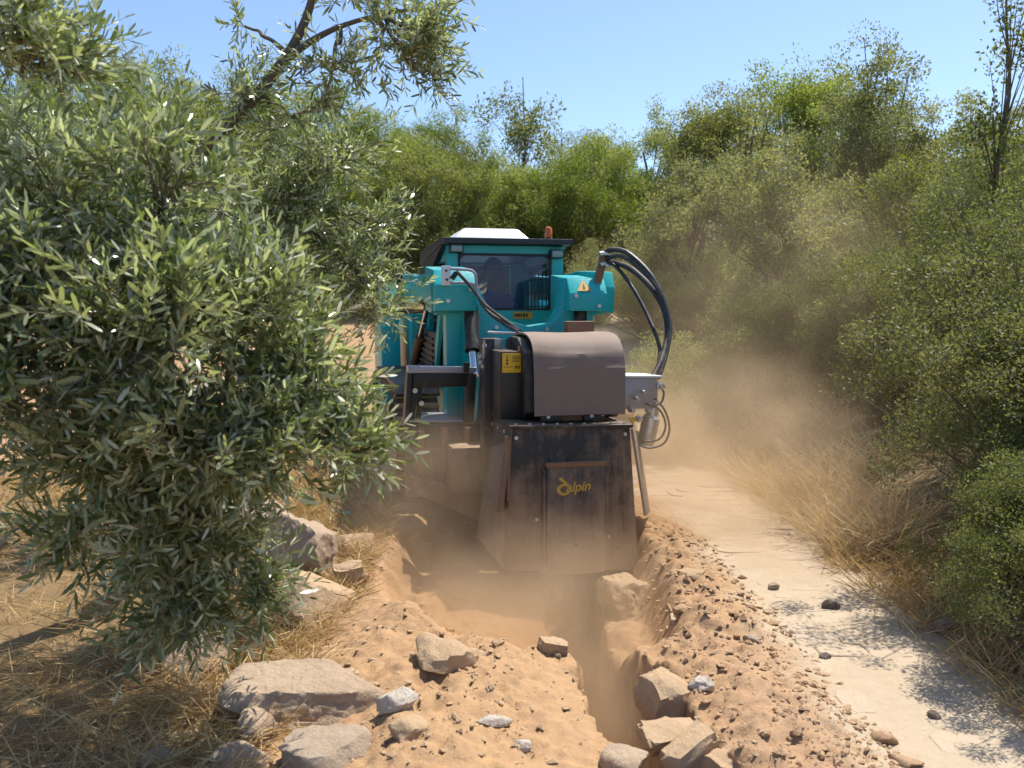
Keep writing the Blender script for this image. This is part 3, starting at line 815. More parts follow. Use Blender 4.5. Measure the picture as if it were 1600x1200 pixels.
def plant(proto, x, y, s, rz, label, group, sz=1.0, cat='tree', sink=.05):
    o = proto if proto.name not in used else copy_tree(proto)
    used.add(proto.name)
    o.location = (x, y, hz(x, y) - sink); o.rotation_euler = (0, 0, rz); o.scale = (s, s, s * sz)
    return tag(o, label, cat, group)
OAK_A = clump_tree('oak_tree', 'oak', 4.6, 3.6, .3, 230, 52000, .056, M_OAK, M_BARK2, 3, 15, spread=.085)
OAK_B = clump_tree('oak_tree', 'oak', 4.6, 3.4, .3, 230, 52000, .056, M_OAKD, M_BARK2, 7, 14, spread=.085)
OAK_C = clump_tree('oak_tree', 'oak', 4.4, 3.0, .3, 170, 30000, .054, M_OAKD, M_BARK2, 9, 12, spread=.085)
PINE_A = clump_tree('pine_tree', 'pine', 5.4, 3.8, .1, 240, 50000, .10, M_PINE, M_BARK2, 12, 17, spread=.085)
PINE_B = clump_tree('pine_tree', 'pine', 5.0, 4.0, .1, 240, 50000, .10, M_PINE, M_BARK2, 15, 17, spread=.085)
SLIM_A = clump_tree('slender_tree', 'slim', 5.5, 1.3, .6, 200, 6500, .05, M_OAK, M_BARK2, 19, 30, spread=.13, sparse=1)
SLIM_B = clump_tree('slender_tree', 'slim', 5.0, 2.2, .8, 190, 5500, .07, M_OAKD, M_BARK2, 23, 22, spread=.10, sparse=1)
SHRUB_A = clump_tree('shrub', 'shrub', 1.7, 1.9, .03, 300, 75000, .021, M_SHRUB, M_BARK2, 31, 22, spread=.075)
SHRUB_B = clump_tree('shrub', 'shrub', 1.6, 2.0, .03, 240, 50000, .026, M_OAKD, M_BARK2, 37, 18, spread=.08)

def X(px, Y): return (px - 800) / F * Y
plant(OAK_A, X(1130, 15), 15, .80, 0, 'broad green oak right behind the hoses', 'oaks beside the track')
plant(OAK_B, X(1370, 13.5), 13.5, .80, 1.0, 'tall dust-greyed oak at the highest point of the right-hand trees', 'oaks beside the track', 1.02)
plant(OAK_A, X(1240, 17), 17, .95, 2.2, 'green oak between the hose-side oak and the tallest one', 'oaks beside the track')
plant(OAK_C, X(1500, 12), 12, .70, 2.9, 'loose oak just beyond the tall dusty one, sky showing between its leaves', 'oaks beside the track')
plant(OAK_C, X(1600, 12.5), 12.5, .66, .4, 'oak cut off by the right picture edge', 'oaks beside the track')
plant(OAK_B, X(1000, 19), 19, .88, 3.3, 'oak with a pointed shoulder to the side of the beacon', 'oaks beside the track')
plant(OAK_C, X(1080, 12.5), 12.5, .62, 1.3, 'low olive-green oak behind the hose arch', 'oaks beside the track')
plant(OAK_B, X(1250, 10.5), 10.5, .62, .6, 'low round oak under the tall dusty one', 'oaks beside the track')
plant(OAK_A, X(1440, 10), 10, .60, 4.1, 'low dark oak above the near bush', 'oaks beside the track')
plant(OAK_C, X(1560, 9), 9, .62, 5.0, 'low oak at the right edge behind the near bush', 'oaks beside the track')
plant(OAK_A, X(930, 24), 24, .9, 5.1, 'oak standing beyond the beacon in the gap of the tree line', 'oaks beside the track')
plant(SLIM_A, X(1552, 9.5), 9.5, .95, 0, 'tall thin sparse tree rising at the right edge', 'slender trees')
plant(SLIM_B, X(812, 20), 20, 1.06, 0, 'thin open tree standing above the cab against the sky', 'slender trees')
plant(SLIM_B, X(878, 21), 21, .84, 1.7, 'shorter wispy tree next to the thin open one above the cab', 'slender trees')
FAR = 'green pine in the dense row on the slope behind the machine'
for i, (px, Y, s, k) in enumerate([(560, 22, .84, 0), (630, 24, .82, 1), (690, 25, .86, 0), (742, 24, .72, 1), (790, 25, .52, 0), (850, 24, .50, 1), (900, 26, .60, 0),
                                   (600, 17, .6, 1), (665, 17, .64, 0), (725, 17, .58, 1), (790, 17, .56, 0), (845, 17.5, .56, 1), (905, 17, .6, 0), (960, 18, .62, 1)]):
    plant((PINE_A, PINE_B)[k], X(px, Y), Y, s, i * 1.3, FAR, 'pines on the slope behind the machine')
for i, (px, Y, s, k) in enumerate([(470, 20, 1.0, 1), (380, 19, .95, 0), (300, 18, .95, 1), (200, 17, .9, 0), (90, 16, .9, 1), (0, 16, .9, 0)]):
    plant((PINE_A, PINE_B)[k], X(px, Y), Y, s, i * 1.9 + .4, 'pine showing in patches behind the olive foliage', 'pines behind the olives')
for i in range(26):
    Y = 34 + 3 * (i % 3); px = -250 + i * 82
    plant((PINE_A, OAK_B, PINE_B, OAK_C)[i % 4], X(px, Y), Y, .72 + .16 * math.sin(i * 2.3), i * 2.1, 'distant tree of the wood that closes the view up the slope', 'distant wood up the slope')
GB = 'shrubs along the path'
plant(SHRUB_A, 2.78, 4.75, 1.0, .3, 'dense dark bush hanging over the shaded end of the path', GB, 1.0, 'bush')
plant(SHRUB_A, 3.35, 5.9, 1.12, 2.2, 'tall bush behind the dark one, lit along its top', GB, 1.0, 'bush')
plant(SHRUB_A, 2.35, 3.55, .62, 4.0, 'low dark bush at the bottom right corner above the path', GB, 1.0, 'bush')
plant(SHRUB_A, 2.42, 4.25, .52, 1.1, 'low bush at the foot of the dense dark one, reaching the path', GB, 1.0, 'bush')
plant(SHRUB_B, X(1060, 9.2), 9.2, .82, 1.0, 'pale dusty bush right beside the hose loop', GB, 1.0, 'bush')
plant(SHRUB_B, X(1180, 9.6), 9.6, .95, 2.0, 'dusty rounded bush next to the pale one at the hoses', GB, 1.0, 'bush')
plant(SHRUB_A, X(1300, 8.8), 8.8, .95, 5.0, 'green bush above the dry grass bank', GB, 1.05, 'bush')
plant(SHRUB_B, X(1400, 8.2), 8.2, .9, .2, 'bush behind the dry grass, next to the dark near bush', GB, 1.1, 'bush')
plant(SHRUB_A, X(1520, 7.6), 7.6, 1.05, 3.2, 'bush at the right edge above the near dark ones', GB, 1.1, 'bush')
plant(SHRUB_B, X(1120, 12), 12, .9, 3.6, 'bush in the dusty shade under the green oak', GB, 1.0, 'bush')
plant(SHRUB_B, X(1010, 13), 13, .9, 4.4, 'bush just visible between cab and hose bracket', GB, 1.0, 'bush')
plant(SHRUB_B, X(940, 15), 15, .9, 5.4, 'bush in the gap beyond the beacon', GB, 1.0, 'bush')

# ---- straw, dry grass
def blades(name, xy, h, lean, w, mat, label, cat, flat=0.0, segs=2, bunch=None):
    n = len(xy); z = height(xy[:, 0], xy[:, 1])
    A = np.stack([xy[:, 0], xy[:, 1], z], -1)
    a = rng.random(n) * 6.2832
    D = np.stack([np.cos(a) * lean, np.sin(a) * lean, np.full(n, 1.0)], -1)
    D[:, 2] *= (1 - flat * rng.random(n)); D = unit(D)
    if flat: A[:, 2] += rng.random(n) ** 2 * .05
    me = leaf_mesh(name, A, D, h, np.full(n, w) * rng.uniform(.6, 1.4, n), .35, shape='lance')
    o = link(name, me, mat); return tag(o, label, cat, kind='stuff')
def clumpy(n, sampler, nb, sd):
    c = sampler(nb); return c[rng.integers(0, nb, n)] + rng.normal(size=(n, 2)) * sd
def s_l(n):
    y = rng.uniform(2.3, 6.5, n); return np.stack([-.82 - np.abs(rng.normal(0, .75, n)), y], -1)
xy = np.concatenate([s_l(9000), clumpy(9000, s_l, 260, .06)])
xy = xy[xy[:, 0] < -.74 - .1 * np.sin(xy[:, 1] * 5)]
blades('straw_litter', xy, rng.uniform(.04, .22, len(xy)), 1.6, .0035, M_STRAW, 'matted golden straw under the olive trees', 'straw', flat=.95)
def s_far(n): return np.stack([rng.uniform(-4.5, -1.3, n), rng.uniform(5.0, 9.5, n)], -1)
xy = clumpy(16000, s_far, 500, .14)
blades('dry_ground_grass', xy, rng.uniform(.05, .2, len(xy)), 1.2, .005, M_STRAW, 'short dry grass on the open ground behind the olives', 'dry grass', flat=.8)
def s_r(n):
    y = rng.uniform(5.3, 10.5, n); return np.stack([1.98 + np.abs(rng.normal(.25, .45, n)), y], -1)
xy = clumpy(9000, s_r, 330, .07)
xy = xy[xy[:, 0] > 1.85]
blades('dry_grass', xy, rng.uniform(.12, .5, len(xy)), 1.0, .0045, M_HAY, 'pale dry grass in tufts on the bank along the path', 'dry grass', flat=.6)
def s_r2(n):
    y = rng.uniform(2.4, 5.4, n); return np.stack([1.9 + np.abs(rng.normal(.1, .3, n)), y], -1)
xy = clumpy(3500, s_r2, 160, .06); xy = xy[xy[:, 0] > 1.82]
blades('shaded_dry_grass', xy, rng.uniform(.05, .22, len(xy)), 1.0, .004, M_STRAW, 'sparse dry stems in the shade under the bushes', 'dry grass', flat=.7)
b = MB(); p = at(1297, 882, 5.4); p.z = hz(p.x, p.y)
b.tube(spline([p, p + Vector((-.005, 0, .12)), p + Vector((-.012, .01, .25)), p + Vector((-.05, .02, .34))], 4), [.006] * 8 + [.004] * 5, 6)
tag(b.build('dry_stalk', M_HAY), 'single upright pale stalk at the edge of the path', 'stalk')
# ================================================================== compact track loader
YAW = R(13)
LPOS = Vector((-.045, 7.2, .0))
ML = Matrix.Translation(LPOS) @ Matrix.Rotation(YAW, 4, 'Z')
MLI = ML.inverted()
_o = MLI @ Vector((0, 0, CAMZ))
def Lp(u, v, yl):
    """photo pixel -> (x, z) on the machine's own plane y = yl"""
    d = MLI.to_3x3() @ ray(u, v); t = (yl - _o.y) / d.y; p = _o + d * t
    return (p.x, p.z)
def L3(u, v, yl):
    x, z = Lp(u, v, yl); return Vector((x, yl, z))
TEAL = painted('teal_paint', (.010, .43, .44), .34, 0, .22, (.2, 1.0))
BLACK = painted('black_paint', (.016, .015, .015), .45, 0, .30, (.1, .9))
ROOFB = painted('roof_black', (.022, .022, .024), .5, 0, .15)
RUBBER = painted('track_rubber', (.02, .019, .018), .8, 0, .35, (0, .9))
CHROME = painted('chrome_rod', (.75, .76, .78), .15, 1.0, -.1)
STEEL = painted('plated_steel', (.55, .54, .52), .35, .8, .15)
WHITE = painted('white_plastic', (.80, .80, .80), .4, 0, -.05)
LILAC = painted('worn_grey_steel', (.36, .36, .40), .38, .3, .1)
HOSE = painted('hose_rubber', (.03, .029, .028), .42, 0, .25)
RUST = painted('rusty_brown_steel', (.22, .115, .06), .7, 0, .35)
SEATM = plain('seat_vinyl', (.02, .02, .022), .6)
INNER = plain('cab_lining', (.03, .032, .036), .7)
ORANGE, N_, L_, B_ = mat_new('amber_lens'); set_(B_, Base_Color=(.85, .16, .01), Roughness=.2); B_.inputs['Transmission Weight'].default_value = .35
LENS = plain('lamp_glass', (.26, .31, .30), .12, .1)
YEL = plain('yellow_sticker', (.80, .50, .02), .5)
AMBER = plain('amber_label', (.62, .33, .04), .5)
INK = plain('black_ink', (.02, .02, .02), .6)
def glass_mat():
    m, N, L, b = mat_new('tinted_cab_glass'); N.remove(b)
    t = N.new('ShaderNodeBsdfTransparent'); t.inputs[0].default_value = (.74, .78, .92, 1)
    g = N.new('ShaderNodeBsdfGlossy'); g.inputs[0].default_value = (.45, .50, .70, 1); g.inputs['Roughness'].default_value = .04
    fr = N.new('ShaderNodeFresnel'); fr.inputs[0].default_value = 1.5
    dd = N.new('ShaderNodeBsdfDiffuse'); dd.inputs[0].default_value = (.45, .38, .32, 1)
    mx = N.new('ShaderNodeMixShader'); L.new(math_(N, L, 'ADD', fr.outputs[0], .0), mx.inputs[0])
    L.new(t.outputs[0], mx.inputs[1]); L.new(g.outputs[0], mx.inputs[2])
    m2 = N.new('ShaderNodeMixShader'); tc = N.new('ShaderNodeTexCoord')
    n = noise_(N, L, 5, 4, .6, tc.outputs['Object'])
    L.new(math_(N, L, 'MULTIPLY', n, .045), m2.inputs[0]); L.new(mx.outputs[0], m2.inputs[1]); L.new(dd.outputs[0], m2.inputs[2])
    L.new(m2.outputs[0], N['Material Output'].inputs[0]); return m
GLASS = glass_mat()

loader = empty('track_loader', LPOS, YAW, 'turquoise compact track loader with black roof, facing the viewer', 'loader')
def part(mb, name, mat, parent=None): return mb.build(name, mat, parent or loader)
def frame_plate(mb, outer, inner, r, y0, y1, seg=6):
    """plate with a round-cornered opening; outer/inner = x0,x1,z0,z1"""
    ox0, ox1, oz0, oz1 = outer; ix0, ix1, iz0, iz1 = inner
    I, O = [], []
    for (cx, cz, a0, ocx, ocz) in ((ix1 - r, iz1 - r, 0, ox1, oz1), (ix0 + r, iz1 - r, 90, ox0, oz1), (ix0 + r, iz0 + r, 180, ox0, oz0), (ix1 - r, iz0 + r, 270, ox1, oz0)):
        for j in range(seg + 1):
            a = R(a0 + 90 * j / seg); p = (cx + r * math.cos(a), cz + r * math.sin(a)); I.append(p)
            f = j / seg
            e0 = (ocx, p[1]) if a0 in (0, 180) else (p[0], ocz); e1 = (p[0], ocz) if a0 in (0, 180) else (ocx, p[1])
            O.append((ocx, ocz) if j == seg // 2 else (e0 if f < .5 else e1))
    bm = mb.bm; n = len(I)
    V = [[bm.verts.new((p[0], y, p[1])) for p in Lst] for Lst in (O, I) for y in (y0, y1)]
    Of, Ob, If, Ib = V
    for i in range(n):
        k = (i + 1) % n
        bm.faces.new((Of[i], Of[k], If[k], If[i])); bm.faces.new((Ob[k], Ob[i], Ib[i], Ib[k]))
        bm.faces.new((Of[k], Of[i], Ob[i], Ob[k])); bm.faces.new((If[i], If[k], Ib[k], Ib[i]))
    bmesh.ops.recalc_face_normals(bm, faces=bm.faces)
    return I
CX0, CX1 = Lp(699, 400, 0)[0], Lp(880, 400, 0)[0]
ZR = Lp(790, 384, 0)[1]                       # underside of roof
wx0, wz1 = Lp(718, 398, 0); wx1, wz0 = Lp(859, 482, 0)
# ---- cab
cab = MB(); win = frame_plate(cab, (CX0, CX1, 1.02, ZR), (wx0, wx1, wz0, wz1), .055, 0, .05)
for s, x in ((-1, CX0), (1, CX1 - .05)):
    cab.box(x, x + .05, .05, .12, 1.0, ZR, .008); cab.box(x, x + .05, 1.12, 1.22, .95, ZR, .008)
    cab.box(x + .005, x + .045, .12, 1.12, .95, 1.22, .005); cab.box(x + .005, x + .045, .12, 1.12, ZR - .12, ZR, .005)
cab.box(CX0 + .05, CX1 - .05, 1.17, 1.21, .95, 1.42); cab.box(CX0 + .05, CX1 - .05, 1.17, 1.21, ZR - .1, ZR)
cab.box(CX0 + .05, CX0 + .17, 1.17, 1.21, 1.42, ZR - .1); cab.box(CX1 - .17, CX1 - .05, 1.17, 1.21, 1.42, ZR - .1)
cabo = part(cab, 'cab', TEAL)
m = MB(); m.prism([(p[0] * .999, p[1]) for p in win], .018, .026); part(m, 'windshield', GLASS, cabo)
m = MB(); frame_plate(m, (wx0 - .014, wx1 + .014, wz0 - .014, wz1 + .014), (wx0 + .004, wx1 - .004, wz0 + .004, wz1 - .004), .05, -.006, .012); part(m, 'window_seal', INK, cabo)
m = MB(); m.box(CX0 + .05, CX1 - .05, .05, 1.16, .93, .97); m.box(CX0 + .05, CX1 - .05, .06, 1.16, ZR - .02, ZR - .004); part(m, 'cab_lining', INNER, cabo)
for x in (CX0 + .02, CX1 - .03):
    for k in range(5):
        m = MB(); m.box(x, x + .01, .13, 1.11, 1.28 + k * .12, 1.292 + k * .12); part(m, 'side_guard_bar', INK, cabo)
    for k in range(7):
        m = MB(); m.box(x + .011, x + .019, .2 + k * .13, .21 + k * .13, 1.22, ZR - .12); part(m, 'side_guard_bar', INK, cabo)
# yellow nameplate under the window
a, b_ = Lp(802, 487, -.012), Lp(832, 498, -.012)
m = MB(); m.box(a[0], b_[0], -.012, .003, b_[1], a[1], .002); lab = part(m, 'name_plate', AMBER)
m = MB(); x = a[0] + .012
for w in (.016, .02, .012, .02, .016): m.box(x, x + w, -.0135, -.011, b_[1] + .015, a[1] - .015); x += w + .006
part(m, 'plate_print', INK, lab)
# ---- roof
roof = MB()
roof.prism([(-.13, ZR + .005), (-.13, ZR + .05), (.0, ZR + .06), (1.3, ZR + .03), (1.38, ZR - .04), (1.38, ZR - .09), (1.28, ZR - .09), (.1, ZR + .005)], CX0 - .045, CX1 + .045, 'x', .008)
roofo = part(roof, 'roof', ROOFB)
m = MB(); m.prism([(.02, ZR + .004), (1.3, ZR - .09), (1.3, ZR - .22), (.6, ZR - .15)], CX0 - .04, CX0 - .005, 'x'); part(m, 'roof_side_panel', ROOFB, roofo)
m = MB(); m.prism([(.02, ZR + .004), (1.3, ZR - .09), (1.3, ZR - .22), (.6, ZR - .15)], CX1 + .005, CX1 + .04, 'x'); part(m, 'roof_side_panel', ROOFB, roofo)
# ---- white air conditioner
yl = .22
al, ar = Lp(706, 384, yl)[0], Lp(834, 384, yl)[0]; atl, atr = Lp(728, 358, yl)[0], Lp(814, 360, yl)[0]
zb, zt = ZR + .052, Lp(770, 357, yl + .12)[1]
m = MB(); m.hexa([(al, yl, zb), (ar, yl, zb), (ar, yl + .75, zb - .01), (al, yl + .75, zb - .01)], [(atl, yl + .10, zt), (atr, yl + .10, zt), (atr, yl + .66, zt - .01), (atl, yl + .66, zt - .01)], .028)
aco = part(m, 'air_conditioner', WHITE)
m = MB()
for k in range(6): m.box(al + .12 + k * .1, al + .18 + k * .1, yl + .72, yl + .765, zb + .03, zb + .045)
part(m, 'grille', INK, aco)
m = MB(); m.box(al - .006, ar + .006, yl - .006, yl + .757, zb - .012, zb + .008, .004); part(m, 'base_rim', WHITE, aco)
# ---- beacon
bx, bz = Lp(857, 384, .1); M0 = Matrix.Translation((bx, .1, ZR + .055))
m = MB(); m.lathe([(.034, 0), (.034, .014), (.028, .018), (.028, .026)], 18, M0); be = part(m, 'beacon', INK)
m = MB(); m.lathe([(.030, .024), (.031, .05), (.030, .085), (.024, .102), (.012, .11), (.001, .112)], 18, M0); part(m, 'amber_dome', ORANGE, be)
# ---- work lamps
for (u, v) in ((713, 388), (870, 397)):
    x, z = Lp(u, v, -.05)
    m = MB(); m.box(x - .055, x + .055, -.07, .0, z - .035, z + .035, .01); h = part(m, 'headlight', INK)
    m = MB(); m.box(x - .044, x + .044, -.076, -.066, z - .026, z + .026, .004); part(m, 'lens', LENS, h)
# ---- seat, controls
m = MB(); m.box(-.29, .25, .42, .9, 1.0, 1.13, .04); so = part(m, 'seat', SEATM)
m = MB(); m.box(-.20, .16, .82, .95, 1.1, 1.52, .05); part(m, 'seat_back', SEATM, so)
for x in (-.34, .30):
    m = MB(); m.tube(spline([(x, .3, 1.0), (x, .28, 1.2), (x * .98, .3, 1.30)], 4), [.014] * 6 + [.022] * 3, 8); part(m, 'joystick', SEATM)
# ---- lower body, engine bay, towers
m = MB(); m.box(-.50, .50, .0, 1.95, .28, .99, .02); part(m, 'lower_body', TEAL)
m = MB(); m.box(-.58, .58, -.98, .02, .30, .36, .01); part(m, 'sun_blocker_plate', BLACK)  # added plate, blocks the sun from the ground under the loader's front
m = MB(); m.prism([(1.25, .55), (2.32, .55), (2.36, 1.3), (2.2, 1.44), (1.25, 1.46)], -.62, .62, 'x', .02); eng = part(m, 'engine_cover', TEAL)
m = MB()
for k in range(8): m.box(-.4, .4, 2.335, 2.37, .75 + k * .06, .775 + k * .06)
part(m, 'rear_grille', INK, eng)
for s in (-1, 1):
    m = MB(); m.prism([(1.35, .62), (2.2, .62), (2.25, 1.1), (2.1, 1.78), (1.75, 1.80), (1.45, 1.2)], s * .70, s * .88, 'x', .012); part(m, 'rear_tower', TEAL)
    m = MB(); m.prism([(-.42, .88), (-.3, .95), (1.4, .97), (1.4, .93), (-.28, .915), (-.40, .86)], s * .60, s * .93, 'x', .004); part(m, 'track_guard', BLACK)
    # dark louvred side of the engine bay
    m = MB(); m.box(s * .505, s * .56, .1, 1.24, .96, 1.32, .01); sp_ = part(m, 'side_panel', BLACK)
    for k in range(6):
        m = MB(); m.box(s * .558, s * .575, .2, 1.15, 1.0 + k * .05, 1.022 + k * .05); part(m, 'louvre', INK, sp_)
    # tracks
    prof = []
    def arc(cy, cz, rr, a0, a1, n): return [(cy + rr * math.cos(R(a0 + (a1 - a0) * i / n)), cz + rr * math.sin(R(a0 + (a1 - a0) * i / n))) for i in range(n + 1)]
    prof = arc(-.08, .47, .40, 180, 90, 8) + arc(1.72, .52, .36, 90, -10, 8) + arc(1.66, .25, .25, -10, -90, 5) + arc(.15, .25, .25, 270, 205, 5)
    pl_ = [Vector((0, p[0], p[1])) for p in prof]
    # even resample
    L2 = [0]
    for i in range(len(pl_)): L2.append(L2[-1] + (pl_[(i + 1) % len(pl_)] - pl_[i]).length)
    NL = 52; rs = []
    for i in range(NL):
        t = L2[-1] * i / NL; j = max(k for k in range(len(pl_)) if L2[k] <= t + 1e-9); f = (t - L2[j]) / max(1e-9, L2[j + 1] - L2[j])
        rs.append(pl_[j].lerp(pl_[(j + 1) % len(pl_)], f))
    x0, x1 = (s * .93, s * .60) if s < 0 else (s * .60, s * .93)
    m = MB(); bm = m.bm; cen = sum(rs, Vector()) / NL; rings = []
    for i, p in enumerate(rs):
        tg = (rs[(i + 1) % NL] - rs[i - 1]).normalized(); nn = Vector((0, tg.z, -tg.y)); nn = nn if nn.dot(p - cen) > 0 else -nn
        rings.append([bm.verts.new((xx, q.y, q.z)) for q, xx in ((p - nn * .03, x0), (p - nn * .03, x1), (p, x1), (p, x0))])
    for i in range(NL):
        A_, B2 = rings[i], rings[(i + 1) % NL]
        for k in range(4): bm.faces.new((A_[k], A_[(k + 1) % 4], B2[(k + 1) % 4], B2[k]))
    bmesh.ops.recalc_face_normals(bm, faces=bm.faces)
    tro = part(m, 'track', RUBBER)
    mb = MB(); mb.prism([(-.165, -.02), (-.06, -.02), (-.03, .012), (.03, .012), (.06, -.02), (.165, -.02), (.165, .014), (.07, .014), (.04, .04), (-.04, .04), (-.07, .014), (-.165, .014)], 0, .028, 'z', 0)
    lugm = bpy.data.meshes.new('tread_lug'); mb.bm.to_mesh(lugm); mb.bm.free()
    for i, p in enumerate(rs):
        tg = (rs[(i + 1) % NL] - rs[i - 1]).normalized(); nn = Vector((0, tg.z, -tg.y)); nn = nn if nn.dot(p - cen) > 0 else -nn
        xx = Vector((1, 0, 0)); yy = nn.cross(xx)
        lg = link('tread_lug', lugm, RUBBER, tro)
        M_ = Matrix((xx, yy, nn)).transposed().to_4x4(); M_.translation = Vector((s * .765, p.y, p.z)); lg.matrix_local = M_
    for (cy, cz, rr) in ((-.08, .47, .36), (1.70, .52, .32), (.35, .2, .17), (.7, .2, .17), (1.05, .2, .17), (1.4, .2, .17)):
        m = MB(); m.lathe([(rr * .4, -.07), (rr * .9, -.06), (rr, -.05), (rr, .05), (rr * .9, .06), (rr * .4, .07)], 20, Matrix.Translation((s * .765, cy, cz)) @ Matrix.Rotation(R(90), 4, 'Y')); part(m, 'roller', BLACK, tro)
    # lift arm: long beam beside the cab with its front knee
    xi, xo = s * .505, s * .64
    m = MB(); m.prism([(2.02, 1.56), (2.05, 1.74), (1.7, 1.84), (.6, 1.78), (-.30, 1.80), (-.72, 1.78), (-.78, 1.66), (-.76, 1.48), (-.38, 1.46), (-.1, 1.58), (.7, 1.58), (1.6, 1.60)], min(xi, xo), max(xi, xo), 'x', .012)
    arm = part(m, 'lift_arm', TEAL)
    m = MB(); m.lathe([(.001, -.02), (.05, -.02), (.05, .02), (.001, .02)], 16, Matrix.Translation((s * .655, 1.9, 1.68)) @ Matrix.Rotation(R(90), 4, 'Y')); part(m, 'pivot_pin', STEEL, arm)
    # orange side reflector
    m = MB(); m.box(s * .640, s * .646, -.62, -.56, 1.50, 1.70, .002); part(m, 'reflector', AMBER, arm)
    # lift cylinder
    m = MB(); m.tube([(s * .60, 1.55, .82), (s * .60, .75, 1.26)], .042, 12); lc = part(m, 'lift_cylinder', RUST)
    m = MB(); m.tube([(s * .60, .76, 1.255), (s * .60, .30, 1.50)], .022, 12); part(m, 'rod', CHROME, lc)
    # inner link
    m = MB(); m.prism([(.2, .9), (.34, .9), (-.05, 1.5), (-.2, 1.5)], s * .53, s * .56, 'x', .004); part(m, 'control_link', TEAL)
# ---- front yoke joining the arms, with the two cylinder arches
yl = -.74
out_px = [(684, 421), (740, 423), (747, 448), (762, 478), (790, 500), (826, 510), (862, 504), (876, 480), (882, 434), (938, 434), (948, 462), (946, 490), (927, 493), (925, 575),
          (917, 575), (917, 492), (913, 479), (905, 473), (897, 479), (893, 492), (893, 555), (872, 542), (830, 538), (795, 545), (772, 565), (762, 640), (747, 700),
          (742, 700), (749, 600), (748, 492), (745, 476), (736, 468), (727, 476), (723, 492), (722, 600), (718, 700), (699, 700), (697, 492), (674, 488), (672, 445)]
m = MB(); m.prism([Lp(u, v, yl) for u, v in out_px], yl, yl + .16, 'y', .006); yoke = part(m, 'arm_yoke', TEAL)
# knees: boxes that close the arm ends over the yoke, with sloping tops
for (u0, u1, v0, v1) in ((676, 741, 419, 488), (884, 942, 433, 488)):
    x0, z1 = Lp(u0, v0, yl); x1, z0 = Lp(u1, v1, yl)
    m = MB(); m.prism([(yl - .10, z0 + .01), (yl - .10, z1 - .12), (yl - .02, z1 - .01), (yl + .42, z1 + .03), (yl + .42, z0 + .01)], x0, x1, 'x', .01)
    kn = part(m, 'arm_knee', TEAL)
    if u0 > 800:   # warning triangle on the sunlit slope
        zc0, zc1 = z1 - .115, z1 - .018; xc = (x0 + x1) / 2 - .03
        m = MB(); bm = m.bm
        def sl(x, t): return (x, yl - .10 + .08 * t - .012 + .002, z1 - .12 + .11 * t + .006)
        vv = [bm.verts.new(sl(xc - .055, .12)), bm.verts.new(sl(xc + .055, .12)), bm.verts.new(sl(xc, .85))]
        bm.faces.new(vv); tri = part(m, 'warning_triangle', AMBER, kn)
        m = MB(); bm = m.bm
        def sl2(x, t): p = sl(x, t); return (p[0], p[1] - .002, p[2] + .001)
        vv = [bm.verts.new(sl2(xc - .008, .25)), bm.verts.new(sl2(xc + .008, .25)), bm.verts.new(sl2(xc, .62))]; bm.faces.new(vv); part(m, 'triangle_print', INK, tri)
for k, (u, v) in enumerate([(700, 470), (735, 452), (780, 512), (860, 515), (900, 462), (936, 478)]):
    x, z = Lp(u, v, yl - .1); m = MB(); m.lathe([(.001, 0), (.016, 0), (.016, .012), (.001, .012)], 6, Matrix.Translation((x, yl - (.112 if k in (0, 1, 4, 5) else .012), z)) @ Matrix.Rotation(R(-90), 4, 'X')); part(m, 'bolt', STEEL, yoke)
# ---- tilt cylinders in the arches
for (ua, va, ub, vb, uc, vc) in ((735, 482, 738, 548, 742, 585), (906, 488, 909, 540, 911, 572)):
    A_, B2, C_ = L3(ua, va, yl + .02), L3(ub, vb, yl - .14), L3(uc, vc, yl - .24)
    m = MB(); m.tube([A_, B2], .048, 14); m.tube([B2 - (B2 - A_).normalized() * .05, B2], .054, 14); tcyl = part(m, 'tilt_cylinder', BLACK)
    m = MB(); m.tube([B2, C_ + (C_ - B2) * .05], .027, 12); part(m, 'rod', CHROME, tcyl)
# ---- steel lines and bracket on the left knee
yb = yl - .13
m = MB(); a, b_ = Lp(690, 415, yb), Lp(704, 446, yb); m.box(a[0], b_[0], yb - .01, yb + .03, b_[1], a[1], .004); br = part(m, 'line_bracket', WHITE)
for (u, v) in ((697, 423), (698, 437)):
    x, z = Lp(u, v, yb - .01); m = MB(); m.lathe([(.001, 0), (.009, 0), (.009, .01), (.001, .01)], 6, Matrix.Translation((x, yb - .02, z)) @ Matrix.Rotation(R(-90), 4, 'X')); part(m, 'bolt', INK, br)
for pts in ([(704, 420), (722, 421), (734, 422), (742, 427), (744, 438), (745, 452), (748, 466)], [(704, 442), (722, 442), (736, 443), (742, 448), (747, 460), (752, 474)]):
    m = MB(); m.tube(spline([L3(u, v, yb - .01) for u, v in pts], 4), .0105, 8); part(m, 'steel_line', LILAC)
m = MB(); m.tube([L3(706, 436, yb - .02), L3(713, 426, yb - .02)], .018, 8); part(m, 'line_clamp', INK)
for k, pts in enumerate(([(713, 424, -.9), (735, 447, -.93), (757, 475, -1.0), (785, 497, -1.15), (812, 516, -1.35)], [(748, 466, -.88), (762, 486, -.98), (785, 503, -1.15), (810, 518, -1.38)], [(752, 474, -.88), (768, 492, -1.0), (790, 508, -1.2), (814, 522, -1.42)])):
    m = MB(); m.tube(spline([L3(*p) for p in pts], 6), .0115, 8); part(m, 'hydraulic_hose', HOSE)
